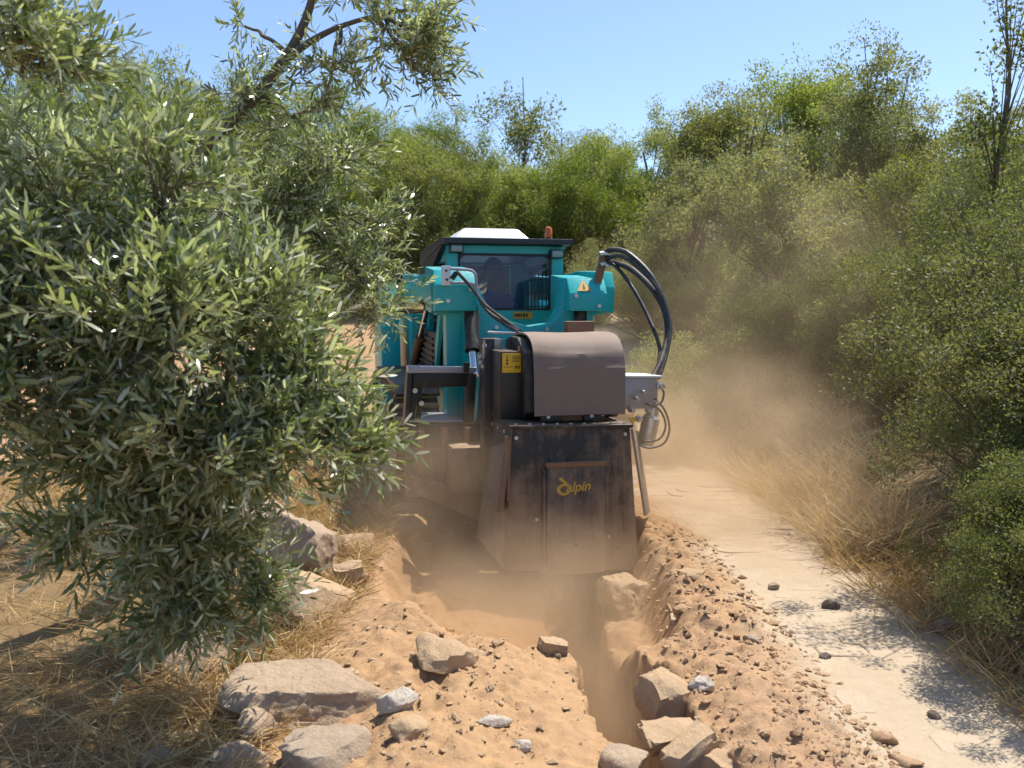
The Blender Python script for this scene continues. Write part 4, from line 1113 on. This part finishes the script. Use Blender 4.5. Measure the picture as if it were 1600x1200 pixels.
# ---- hose riser on the other arm
m = MB(); A_, B2 = L3(926, 470, yl - .02), L3(944, 398, yl - .02)
m.tube([A_, B2], .036, 4); m.box(B2.x - .03, B2.x + .03, B2.y - .03, B2.y + .04, B2.z - .06, B2.z + .02, .006); part(m, 'hose_riser', RUST)
for (u, v) in ((943, 396), (950, 396), (944, 412), (951, 414)):
    p = L3(u, v, yl - .05); m = MB(); m.lathe([(.001, -.03), (.019, -.03), (.019, .0), (.014, .004), (.014, .03), (.001, .03)], 6, Matrix.Translation(p) @ Matrix.Rotation(R(80), 4, 'Y')); part(m, 'hose_fitting', STEEL)
m = MB(); m.tube(spline([L3(948, 412, -.78), L3(962, 416, -.85), L3(990, 452, -1.0), L3(1015, 500, -1.15), L3(1030, 540, -1.3), L3(1030, 565, -1.4)], 6), .014, 8); part(m, 'hydraulic_hose', HOSE)
for pts, rr in (([(945, 396, -.78), (956, 390, -.82), (980, 395, -.95), (1012, 424, -1.1), (1034, 462, -1.2), (1046, 510, -1.3), (1040, 555, -1.4), (1028, 590, -1.48)], .019),
                ([(946, 412, -.78), (960, 411, -.82), (985, 420, -.95), (1014, 446, -1.1), (1036, 480, -1.2), (1043, 520, -1.3), (1034, 560, -1.42), (1020, 590, -1.5)], .020),
                ([(946, 404, -.78), (975, 402, -.95), (1020, 440, -1.15), (1040, 490, -1.25), (1044, 530, -1.34), (1030, 575, -1.45)], .015)):
    m = MB(); m.tube(spline([L3(*p) for p in pts], 6), rr, 10); part(m, 'hydraulic_hose', HOSE)

# ================================================================== operator
def operator():
    root_loc = LPOS + (Matrix.Rotation(YAW, 3, 'Z') @ Vector((-.02, .60, 1.13)))
    x0 = Lp(772, 440, .5)[0] + .02
    V = {}; E = []; Rr = {}
    def add(k, p, r, par=None):
        V[k] = (Vector((p[0], p[1], p[2]))); Rr[k] = r
        if par: E.append((par, k))
    add('pelvis', (0, .05, .0), (.16, .13)); add('waist', (0, .06, .18), (.145, .11), 'pelvis'); add('chest', (0, .05, .36), (.17, .12), 'waist')
    add('neckb', (0, .04, .49), (.075, .07), 'chest'); add('neck', (0, .025, .56), (.055, .058), 'neckb')
    add('jaw', (0, .0, .62), (.062, .072), 'neck'); add('head', (0, .005, .70), (.078, .096), 'jaw'); add('crown', (0, .015, .775), (.06, .075), 'head')
    for s, n in ((-1, 'l'), (1, 'r')):
        add('sh' + n, (s * .17, .05, .45), (.068, .065), 'chest'); add('ua' + n, (s * .235, .02, .30), (.05, .05), 'sh' + n)
        add('el' + n, (s * .27, -.03, .17), (.042, .042), 'ua' + n); add('wr' + n, (s * .29, -.24, .19), (.028, .028), 'el' + n)
        add('pa' + n, (s * .295, -.31, .20), (.035, .02), 'wr' + n)
        for f in range(4):
            a = (f - 1.5) * .018
            add(f'f{f}a' + n, (s * .295 + a, -.35, .195), (.009, .009), 'pa' + n); add(f'f{f}b' + n, (s * .295 + a * .9, -.372, .172 - .003 * f), (.008, .008), f'f{f}a' + n); add(f'f{f}c' + n, (s * .295 + a * .8, -.355, .152), (.007, .007), f'f{f}b' + n)
        add('ta' + n, (s * .295 - s * .04, -.30, .185), (.010, .010), 'pa' + n); add('tb' + n, (s * .295 - s * .045, -.335, .165), (.008, .008), 'ta' + n)
        add('hip' + n, (s * .09, .02, -.02), (.095, .095), 'pelvis'); add('kn' + n, (s * .13, -.38, .02), (.062, .062), 'hip' + n)
        add('an' + n, (s * .13, -.44, -.10), (.045, .045), 'kn' + n)
    keys = list(V); me = bpy.data.meshes.new('body')
    me.from_pydata([V[k] for k in keys], [(keys.index(a), keys.index(b)) for a, b in E], [])
    tmp = bpy.data.objects.new('body_tmp', me); col.objects.link(tmp)
    sk = tmp.modifiers.new('skin', 'SKIN'); sk.use_smooth_shade = True
    for i, k in enumerate(keys):
        sv = me.skin_vertices[0].data[i]; sv.radius = Rr[k]; sv.use_root = (k == 'pelvis')
    ss = tmp.modifiers.new('sub', 'SUBSURF'); ss.levels = ss.render_levels = 2
    dg = bpy.context.evaluated_depsgraph_get(); ev = tmp.evaluated_get(dg)
    bm_ = bpy.data.meshes.new_from_object(ev); bpy.data.objects.remove(tmp)
    skin = plain('skin', (.24, .13, .085), .5); shirt = plain('blue_shirt', (.03, .07, .26), .8); tro = plain('dark_trousers', (.03, .035, .05), .85); hair = plain('dark_hair', (.012, .010, .009), .6)
    for mm in (skin, shirt, tro): bm_.materials.append(mm)
    for p in bm_.polygons:
        c = p.center
        head_ = c.z > .525 and abs(c.x) < .12; hand = c.y < -.20 and abs(c.x) > .2 and c.z > .1
        p.material_index = 0 if (head_ or hand) else (2 if c.z < .07 and c.y < .2 and not (abs(c.x) > .2 and c.z > .05) else 1)
        p.use_smooth = True
    person = empty('person', root_loc, YAW, 'operator in a blue shirt sitting behind the tinted cab window', 'person')
    off = Vector((x0 + .02, 0, 0))
    body = link('body', bm_, None, person, (off.x, 0, 0))
    # hair cap, ears, nose, eyes
    b = bmesh.new(); bmesh.ops.create_uvsphere(b, u_segments=20, v_segments=14, radius=1)
    for v in b.verts: v.co = Vector((v.co.x * .086, v.co.y * .108 + .018, v.co.z * .095 + .728))
    bmesh.ops.delete(b, geom=[v for v in b.verts if v.co.z < .745 - .55 * max(0, v.co.y) and v.co.y < .06 or v.co.z < .64], context='VERTS')
    mh = bpy.data.meshes.new('hair'); b.to_mesh(mh); b.free(); mh.shade_smooth(); link('hair', mh, hair, body)
    m = MB()
    for s in (-1, 1): m.lathe([(.001, -.008), (.018, -.006), (.024, .0), (.016, .008), (.001, .008)], 12, Matrix.Translation((s * .082, .02, .695)) @ Matrix.Rotation(R(90), 4, 'Y') @ Matrix.Diagonal((1.2, .8, 1, 1)))
    m.build('ears', skin, body)
    m = MB(); m.hexa([(-.018, -.088, .672), (.018, -.088, .672), (.012, -.07, .67), (-.012, -.07, .67)], [(-.006, -.088, .715), (.006, -.088, .715), (.005, -.07, .718), (-.005, -.07, .718)], .003)
    m.hexa([(-.014, -.112, .676), (.014, -.112, .676), (.014, -.08, .672), (-.014, -.08, .672)], [(-.005, -.095, .712), (.005, -.095, .712), (.005, -.08, .714), (-.005, -.08, .714)], .003); m.build('nose', skin, body)
    m = MB()
    for s in (-1, 1): m.lathe([(.001, -.004), (.012, -.002), (.012, .002), (.001, .004)], 10, Matrix.Translation((s * .031, -.092, .712)) @ Matrix.Rotation(R(90), 4, 'X'))
    m.box(-.024, .024, -.088, -.078, .640, .646); m.build('eyes_and_mouth', hair, body)
operator()
# ================================================================== trenching attachment
TOFF = Vector((.33, -1.6, 0))
trencher = empty('trencher_attachment', ML @ TOFF, YAW, 'dusty black wheel trencher mounted on the front of the loader', 'trencher')
def tp(mb, name, mat, parent=None): return mb.build(name, mat, parent or trencher, TOFF)
HOODM = painted('dusty_black_hood', (.016, .014, .013), .5, 0, .47, (-.1, .66), grime=.45)
PLATEM = painted('front_plate_black', (.020, .018, .022), .45, 0, .56, (-.05, .5), grime=.4)
FLAPM = painted('brown_rubber_sheet', (.21, .158, .128), .7, 0, .45, grime=.25)
BRASS = plain('yellow_lettering', (.55, .36, .05), .5)
YF, YB = -2.0, -1.25
def q(u, v, y): return L3(u, v, y)
# hood box, flared towards the ground
tl, tr_ = q(800, 670, YF), q(984, 668, YF); bl, br_ = q(790, 893, YF), q(998, 890, YF)
tbl = Vector((tl.x + .01, YB, tl.z)); tbr = Vector((tr_.x - .01, YB, tr_.z))
bbl = Vector((bl.x - .02, YB + .05, bl.z)); bbr = Vector((br_.x + .02, YB + .05, br_.z))
m = MB()
bm = m.bm
def sheet(pts, th):
    """thin plate through the points, thickness th inwards"""
    n = (pts[1] - pts[0]).cross(pts[2] - pts[0]).normalized() * th
    m.hexa(pts, [p + n for p in pts], .003)
sheet([tl, tr_, br_, bl], .018); hood = tp(m, 'hood_front', HOODM)
m = MB(); sheet([tbl, tl, bl, bbl], .018); tp(m, 'hood_side', HOODM)
m = MB(); sheet([tr_, tbr, bbr, br_], .018); tp(m, 'hood_side', HOODM)
m = MB(); m.hexa([tl + Vector((-.015, -.02, 0)), tr_ + Vector((.015, -.02, 0)), tbr + Vector((.01, 0, 0)), tbl + Vector((-.01, 0, 0))], [tl + Vector((-.015, -.02, .02)), tr_ + Vector((.015, -.02, .02)), tbr + Vector((.01, 0, .02)), tbl + Vector((-.01, 0, .02))], .004); top = tp(m, 'hood_top', LILAC if False else BLACK)
# bolts along the lid
zt = tl.z + .02
for k in range(9):
    p = (tl + Vector((-.015, -.02, .02))).lerp(tr_ + Vector((.015, -.02, .02)), (k + .5) / 9) + Vector((0, .04, 0))
    m = MB(); m.lathe([(.001, 0), (.011, 0), (.011, .009), (.001, .009)], 6, Matrix.Translation(p)); tp(m, 'bolt', STEEL, top)
for k in range(4):
    p = tl.lerp(tbl, (k + .6) / 4.2) + Vector((-.022, 0, -.03)); m = MB(); m.lathe([(.001, 0), (.011, 0), (.011, .009), (.001, .009)], 6, Matrix.Translation(p) @ Matrix.Rotation(R(-90), 4, 'Y')); tp(m, 'bolt', STEEL, top)
for (u, v) in ((976, 678), (838, 811), (946, 803), (950, 838), (806, 684)):
    p = q(u, v, YF - .012); m = MB(); m.lathe([(.001, 0), (.012, 0), (.012, .012), (.001, .012)], 6, Matrix.Translation(p) @ Matrix.Rotation(R(90), 4, 'X')); tp(m, 'bolt', STEEL, hood)
# raised wear plate with the lettering
a, b_ = q(854, 729, YF - .03), q(944, 893, YF - .03)
lean = (bl.y - tl.y)
m = MB(); m.box(a.x, b_.x, YF - .045, YF - .005, b_.z, a.z, .004); fp = tp(m, 'front_plate', PLATEM)
m = MB(); m.box(a.x - .008, b_.x + .008, YF - .056, YF - .006, a.z - .004, a.z + .022, .004); tp(m, 'plate_lip', RUST, fp)
for x in (a.x - .012, b_.x + .012):
    m = MB(); m.box(x - .010, x + .010, YF - .036, YF - .002, b_.z + .02, a.z - .012, .003); tp(m, 'plate_guide', HOODM, fp)
# lettering
yf = YF - .0475
c0, c1 = q(892, 771, yf), q(923, 752, yf)
cu = bpy.data.curves.new('t', 'FONT'); cu.body = 'alpin'; cu.size = .1; cu.shear = .25; cu.offset = .0016; cu.extrude = .0012
to = bpy.data.objects.new('t', cu); col.objects.link(to)
mt = bpy.data.meshes.new_from_object(to.evaluated_get(bpy.context.evaluated_depsgraph_get())); bpy.data.objects.remove(to)
xs_ = [v.co.x for v in mt.vertices]; w_ = max(xs_) - min(xs_)
xl, xr = q(885, 760, yf).x, q(923, 760, yf).x; k = (xr - xl) / w_
zl = q(890, 769, yf).z
for v in mt.vertices:
    x = (v.co.x - min(xs_)) * k; v.co = Vector((xl + x, yf - v.co.z, zl + v.co.y * k * 1.0 + x * .06)) - TOFF
link('lettering', mt, BRASS, fp)
# curling emblem ahead of the word
m = MB(); cx, cz = q(882, 766, yf).x, q(882, 765, yf).z
arcp = [(cx + .036 * math.cos(R(t)), yf - .001, cz + .028 * math.sin(R(t))) for t in range(40, 331, 15)]
m.tube(arcp, [.004 + .006 * math.sin(math.pi * i / (len(arcp) - 1)) for i in range(len(arcp))], 6)
m.tube(spline([(cx + .024, yf - .001, cz + .024), (cx + .0, yf - .001, cz + .045), (cx - .022, yf - .001, cz + .062), (cx - .034, yf - .001, cz + .064)], 4), [.005, .006, .007, .008, .009, .0095, .010, .0105, .011, .010, .008, .005, .003], 6)
for v in m.bm.verts: v.co.y = yf + (v.co.y - yf) * .15
tp(m, 'emblem', BRASS, fp)
# rubber skirts and straps at the sides
m = MB(); p0, p1, p2, p3 = q(987, 668, -1.9), q(992, 672, -1.4), q(1007, 806, -1.86), q(985, 800, -1.95)
m.hexa([q(985, 670, -1.97), q(994, 674, -1.4), q(1012, 800, -1.36), q(1006, 806, -1.95)], [q(989, 670, -1.97), q(998, 674, -1.4), q(1016, 800, -1.36), q(1009, 806, -1.95)], .002); tp(m, 'side_skirt', FLAPM)
for (ua, va, ub, vb, w) in ((789, 682, 776, 800, 5), (796, 684, 792, 782, 3)):
    m = MB(); A_, B2 = q(ua, va, YF - .03), q(ub, vb, YF - .05); m.hexa([A_, A_ + Vector((w / 270, 0, 0)), B2 + Vector((w / 270, 0, 0)), B2], [A_ + Vector((0, -.008, 0)), A_ + Vector((w / 270, -.008, 0)), B2 + Vector((w / 270, -.008, 0)), B2 + Vector((0, -.008, 0))]); tp(m, 'skirt_strap', RUST)
m = MB(); m.hexa([q(764, 672, -1.3), q(798, 684, -1.98), q(782, 800, -2.02), q(752, 770, -1.3)], [q(766, 672, -1.3), q(801, 684, -1.98), q(786, 800, -2.02), q(755, 770, -1.3)], .002); tp(m, 'side_skirt', FLAPM)
# motor housing under the rubber sheet
hx0, hx1 = q(822, 600, -1.86).x, q(972, 600, -1.86).x
zf0 = tl.z + .022
ztop = q(900, 520, -1.8).z
m = MB(); m.prism([(-1.28, zf0), (-1.28, ztop - .06), (-1.42, ztop - .03), (-1.62, ztop - .03), (-1.82, ztop - .12), (-1.85, zf0 + .05), (-1.78, zf0)], hx0, hx1, 'x', .01); mh = tp(m, 'motor_housing', BLACK)
m = MB(); m.hexa([(hx0 - .006, -1.72, ztop - .15), (hx0 - .001, -1.72, ztop - .15), (hx0 - .001, -1.67, ztop - .15), (hx0 - .006, -1.67, ztop - .15)], [(hx0 - .006, -1.70, ztop - .08), (hx0 - .001, -1.70, ztop - .08), (hx0 - .001, -1.68, ztop - .08), (hx0 - .006, -1.68, ztop - .08)]); tp(m, 'yellow_mark', AMBER, mh)
# rubber sheet draped over it
def flap():
    x0, x1 = q(835, 560, -1.93).x, q(977, 560, -1.93).x
    zb = q(900, 648, -1.93).z; zt_ = q(900, 517, -1.75).z
    prof = [(-1.32, zt_ - .05), (-1.45, zt_ - .015), (-1.6, zt_), (-1.74, zt_ - .01), (-1.84, zt_ - .045), (-1.90, zt_ - .11), (-1.925, zt_ - .2), (-1.93, (zt_ + zb) / 2), (-1.935, zb)]
    pr = spline([(0, a_, b2) for a_, b2 in prof], 4); n = 14; V = []
    for i, p in enumerate(pr):
        for k in range(n + 1):
            t = k / n; x = x0 + (x1 - x0) * t
            sag = .022 * (1 - (2 * t - 1) ** 2) if p.z > zt_ - .13 else .0
            curl = .02 * (abs(2 * t - 1) ** 6) * (1 if p.z > zt_ - .1 else .3)
            V.append(Vector((x, p.y - .012 * math.sin(t * 3.1) + .006 * math.sin(t * 9 + i * .3), p.z - sag * .6 - curl * .6)))
    b = bmesh.new(); vv = [b.verts.new(p) for p in V]
    for i in range(len(pr) - 1):
        for k in range(n): b.faces.new((vv[i * (n + 1) + k], vv[i * (n + 1) + k + 1], vv[(i + 1) * (n + 1) + k + 1], vv[(i + 1) * (n + 1) + k]))
    bmesh.ops.recalc_face_normals(b, faces=b.faces)
    bmesh.ops.solidify(b, geom=b.faces[:], thickness=.012)
    mm = MB(); mm._merge(b); return tp(mm, 'rubber_flap', FLAPM)
flap()
m = MB(); a, b_ = q(884, 502, -1.25), q(925, 520, -1.25); m.box(a.x, b_.x, -1.3, -1.2, b_.z - .06, a.z, .006); tp(m, 'rear_tab', RUST)
# brackets between sheet and hood
for (u0, u1) in ((845, 876), (912, 944)):
    a, b_ = q(u0, 650, -1.9), q(u1, 669, -1.9); m = MB(); m.box(a.x, b_.x, -1.91, -1.86, zf0 - .002, a.z, .004); bk = tp(m, 'bracket', BLACK)
    m = MB(); m.lathe([(.001, 0), (.012, 0), (.012, .012), (.001, .012)], 6, Matrix.Translation(((a.x + b_.x) / 2 - .02, -1.908, zf0 + .03)) @ Matrix.Rotation(R(90), 4, 'X')); tp(m, 'bolt', STEEL, bk)
a, b_ = q(876, 652, -1.88), q(912, 669, -1.88); m = MB(); m.box(a.x, b_.x, -1.88, -1.80, zf0 - .002, a.z + .01, .004); tp(m, 'spacer_block', RUST)
# sticker plate and tall post beside it
a, b_ = q(781, 549, -1.72), q(834, 655, -1.72); m = MB(); m.box(a.x, b_.x, -1.72, -1.30, zf0, a.z, .008); cb = tp(m, 'side_box', BLACK)
a, b_ = q(785, 552, -1.725), q(815, 582, -1.725); m = MB(); m.box(a.x, b_.x, -1.726, -1.718, b_.z, a.z, .001); st = tp(m, 'warning_sticker', YEL, cb)
m = MB(); w_, h_ = b_.x - a.x, a.z - b_.z
def ink(x0, x1, z0, z1): m.box(a.x + w_ * x0, a.x + w_ * x1, -1.7272, -1.7255, b_.z + h_ * z0, b_.z + h_ * z1)
for k in range(5): ink(.5, .93, .84 - k * .07, .865 - k * .07)
ink(.22, .26, .45, .8); ink(.16, .32, .62, .66); ink(.18, .22, .38, .5); ink(.26, .30, .38, .5); ink(.21, .27, .80, .88)
for k in range(4): ink(.06 + k * .13, .14 + k * .13, .27, .31)
for k in range(3): ink(.64 + k * .1, .70 + k * .1, .2, .36)
tp(m, 'sticker_print', INK, st)
a, b_ = q(756, 529, -1.45), q(784, 665, -1.45); m = MB(); m.box(a.x, b_.x, -1.45, -1.30, b_.z - .3, a.z, .01); po = tp(m, 'mast', BLACK)
a, b_ = q(773, 530, -1.47), q(787, 548, -1.47); m = MB(); m.box(a.x, b_.x, -1.47, -1.44, b_.z, a.z, .004); tp(m, 'mast_label', LENS, po)
for (u, v) in ((757, 540), (751, 556), (752, 566), (755, 572)):
    p = q(u, v, -1.46); m = MB(); m.lathe([(.001, -.012), (.014, -.012), (.016, .0), (.010, .012), (.001, .014)], 8, Matrix.Translation(p)); tp(m, 'grease_fitting', STEEL, po)
m = MB(); m.tube([q(757, 532, -1.47), q(756, 560, -1.47)], .008, 8); tp(m, 'steel_pin', STEEL, po)
m = MB(); m.tube([q(762, 519, -1.4), q(780, 520, -1.4), q(806, 521, -1.45)], .008, 8); tp(m, 'coupling_line', STEEL, po)
# coupling frame towards the track side
yc = -1.0
a, b_ = q(640, 573, yc), q(745, 581, yc)
m = MB(); m.hexa([q(638, 583, yc), q(745, 583, yc), q(745, 583, yc) + Vector((0, .13, 0)), q(638, 583, yc) + Vector((0, .13, 0))], [q(638, 572, yc), q(745, 574, yc), q(745, 574, yc) + Vector((0, .13, .0)), q(638, 572, yc) + Vector((0, .13, .0))], .004); fr = tp(m, 'frame_top', LILAC)
m = MB(); a, b_ = q(724, 571, yc), q(733, 582, yc - .004); m.box(a.x, b_.x, yc - .012, yc + .03, b_.z, a.z + .02, .002); tp(m, 'latch', INK, fr)
def bar(u0, v0, u1, v1, w, y, d, name, mat, par=None):
    """flat bar between two photo points, w pixels wide, d deep"""
    m = MB(); A_, B2 = q(u0, v0, y), q(u1, v1, y); A2, B3 = q(u0 + w, v0, y), q(u1 + w, v1, y); D_ = Vector((0, d, 0))
    m.hexa([A_, A2, B3, B2], [A_ + D_, A2 + D_, B3 + D_, B2 + D_], .003); return tp(m, name, mat, par)
bar(637, 583, 632, 668, 7, yc, .14, 'frame_upright', BLACK); bar(642, 583, 640, 662, 18, yc + .06, .05, 'frame_side', BLACK)
bar(731, 583, 724, 700, 14, yc, .14, 'frame_upright', BLACK)
m = MB(); A_, B2 = q(645, 584, yc + .01), q(735, 604, yc + .01); m.box(A_.x, B2.x, yc + .02, yc + .06, B2.z, A_.z, .003); tp(m, 'frame_web', BLACK)
m = MB(); A_, B2 = q(638, 660, yc), q(724, 660, yc); m.hexa([A_, B2, B2 + Vector((0, .5, 0)), A_ + Vector((.04, .5, 0))], [A_ + Vector((0, 0, .012)), B2 + Vector((0, 0, .012)), B2 + Vector((0, .5, .012)), A_ + Vector((.04, .5, .012))], .002); tp(m, 'step_tread', LILAC)
for (u, v) in ((648, 610), (658, 630)):
    p = q(u, v, yc + .05); m = MB(); m.lathe([(.001, 0), (.018, 0), (.018, .02), (.001, .02)], 8, Matrix.Translation(p) @ Matrix.Rotation(R(90), 4, 'X')); tp(m, 'bolt', STEEL, fr)
m = MB(); a, b_ = q(634, 664, yc - .02), q(770, 770, yc - .02); m.box(a.x, b_.x, yc - .02, yc + .06, b_.z, a.z, .006); tp(m, 'coupling_plate', HOODM)
for u in (655, 690, 726):
    bar(u, 668, u - 3, 764, 9, yc - .05, .03, 'plate_rib', RUST)
bar(634, 700, 634, 706, 130, yc - .045, .025, 'plate_rib', RUST)
m = MB(); m.prism([Lp(640, 742, yc - .08), Lp(765, 775, yc - .08), Lp(765, 822, yc - .08), Lp(650, 772, yc - .08)], yc - .08, yc + .3, 'y', .006); tp(m, 'skid_plate', HOODM)
m = MB(); m.box(q(700, 700, -1.1).x, q(830, 700, -1.1).x, -1.28, -1.0, .30, .60, .01); tp(m, 'side_shift_beam', BLACK)
m = MB(); m.box(q(772, 700, -1.0).x, q(930, 700, -1.0).x, -1.06, -.80, .3, 1.1, .01); tp(m, 'attach_plate', BLACK)
# hydraulic motor block on the far side
cpl = q(978, 590, -1.6); cpr = q(1036, 590, -1.6); ctz = q(1000, 577, -1.45).z
m = MB(); m.hexa([cpl, cpr, cpr + Vector((-.04, .3, .0)), cpl + Vector((0, .3, 0))], [cpl + Vector((0, 0, .012)), cpr + Vector((0, 0, .012)), cpr + Vector((-.04, .3, .012)), cpl + Vector((0, .3, .012))], .003); cv = tp(m, 'cover_plate', WHITE)
m = MB(); m.box(cpl.x - .05, cpr.x - .02, -1.57, -1.32, q(1000, 640, -1.6).z, cpl.z - .003, .012); vb_ = tp(m, 'valve_block', LILAC)
for (u, v, r_) in ((1030, 603, .026), (992, 622, .017), (1003, 612, .014), (985, 640, .02), (1010, 640, .015), (1022, 628, .018), (996, 654, .022)):
    p = q(u, v, -1.6); m = MB(); m.lathe([(.001, 0), (r_, 0), (r_, .03), (r_ * .7, .034), (r_ * .7, .06), (.001, .06)], 8, Matrix.Translation(p) @ Matrix.Rotation(R(90), 4, 'X')); tp(m, 'hydraulic_fitting', STEEL, vb_)
p = q(1015, 665, -1.55); m = MB(); m.lathe([(.001, -.14), (.05, -.14), (.058, -.1), (.058, .05), (.042, .07), (.042, .12), (.001, .12)], 18, Matrix.Translation(p) @ Matrix.Rotation(R(12), 4, 'Y')); tp(m, 'hydraulic_motor', CHROME if False else STEEL)
for k, pts in enumerate(([(1022, 622, -1.62), (1038, 640, -1.66), (1046, 668, -1.66), (1038, 692, -1.66), (1015, 700, -1.66), (996, 694, -1.64)], [(1008, 630, -1.62), (1030, 640, -1.68), (1040, 664, -1.68), (1030, 686, -1.68), (1005, 690, -1.66)], [(1028, 606, -1.6), (1037, 612, -1.62), (1034, 628, -1.64), (1024, 634, -1.62)])):
    m = MB(); m.tube(spline([q(*p) for p in pts], 6), .007, 7); tp(m, 'thin_hose', HOSE)
m = MB(); bm = m.bm; A_ = q(981, 652, -1.62); B2 = q(996, 652, -1.62); C_ = q(989, 664, -1.62)
m.hexa([A_, B2, C_, C_ + Vector((-.001, 0, 0))], [p + Vector((0, .006, 0)) for p in (A_, B2, C_, C_ + Vector((-.001, 0, 0)))]); tp(m, 'yellow_tag', YEL, vb_)
# cutting wheel inside the hood, reaching into the trench
wc = Vector(((tl.x + tr_.x) / 2, -1.55, .12)); rw = .42
m = MB(); m.lathe([(.001, -.03), (rw * .97, -.03), (rw, -.02), (rw, .02), (rw * .97, .03), (.001, .03)], 40, Matrix.Translation(wc) @ Matrix.Rotation(R(90), 4, 'Y')); wh = tp(m, 'cutting_wheel', RUST)
mb = MB(); mb.hexa([(-.03, -.04, -.02), (.03, -.04, -.02), (.03, .04, -.02), (-.03, .04, -.02)], [(-.015, -.005, .08), (.015, -.005, .08), (.015, .012, .08), (-.015, .012, .08)], .004)
tm = bpy.data.meshes.new('tooth'); mb.bm.to_mesh(tm); mb.bm.free()
for k in range(20):
    a = 2 * math.pi * k / 20; n = Vector((0, math.cos(a), math.sin(a))); t_ = Vector((0, -math.sin(a), math.cos(a))); xx = t_.cross(n)
    o = link('tooth', tm, RUST, wh); M_ = Matrix((xx, t_, n)).transposed().to_4x4(); M_.translation = wc + n * rw + Vector((.02 * (-1) ** k, 0, 0)) - TOFF; o.matrix_local = M_

# ================================================================== airborne dust
def dust():
    x0, x1, y0, y1, z0, z1 = -1.6, 5.2, 3.0, 12.5, -.75, 3.6
    m = MB(); m.box(x0, x1, y0, y1, z0, z1)
    mt, N, L, b = mat_new('airborne_dust'); N.remove(b)
    tc = N.new('ShaderNodeTexCoord'); ob = tc.outputs['Object']
    n = noise_(N, L, 1.5, 4, .6, ob)
    wis = N.new('ShaderNodeMapRange'); L.new(n, wis.inputs[0]); wis.inputs[1].default_value = .42; wis.inputs[2].default_value = .62
    tot = None
    #        centre             radii             density
    for c, r, d in (((.10, 4.65, -.1), (1.0, .95, .60), 2.9), ((-.35, 5.6, .25), (.85, .95, .75), 1.6), ((.5, 3.9, -.3), (.45, 1.3, .5), 2.0), ((1.4, 6.4, .45), (1.4, 2.0, 1.0), 1.05), ((2.4, 8.5, 1.0), (2.6, 3.4, 1.8), .14), ((3.2, 9.5, 2.0), (2.0, 2.8, 1.6), .07)):
        mp = N.new('ShaderNodeVectorMath'); mp.operation = 'SUBTRACT'; L.new(ob, mp.inputs[0]); mp.inputs[1].default_value = c
        dv = N.new('ShaderNodeVectorMath'); dv.operation = 'DIVIDE'; L.new(mp.outputs[0], dv.inputs[0]); dv.inputs[1].default_value = r
        dp = N.new('ShaderNodeVectorMath'); dp.operation = 'DOT_PRODUCT'; L.new(dv.outputs[0], dp.inputs[0]); L.new(dv.outputs[0], dp.inputs[1])
        g = math_(N, L, 'MAXIMUM', math_(N, L, 'SUBTRACT', 1.0, dp.outputs['Value']), 0.0)
        g = math_(N, L, 'MULTIPLY', math_(N, L, 'MULTIPLY', g, g), d)
        tot = g if tot is None else math_(N, L, 'ADD', tot, g)
    den = math_(N, L, 'MULTIPLY', tot, math_(N, L, 'ADD', math_(N, L, 'MULTIPLY', wis.outputs[0], .9), .2))
    v = N.new('ShaderNodeVolumePrincipled'); v.inputs['Color'].default_value = (.95, .72, .47, 1); v.inputs['Anisotropy'].default_value = .4
    L.new(den, v.inputs['Density']); L.new(v.outputs[0], N['Material Output'].inputs['Volume'])
    o = m.build('dust_cloud', mt); tag(o, 'brown dust billowing round the trencher and over the path', 'dust', kind='stuff')
dust()
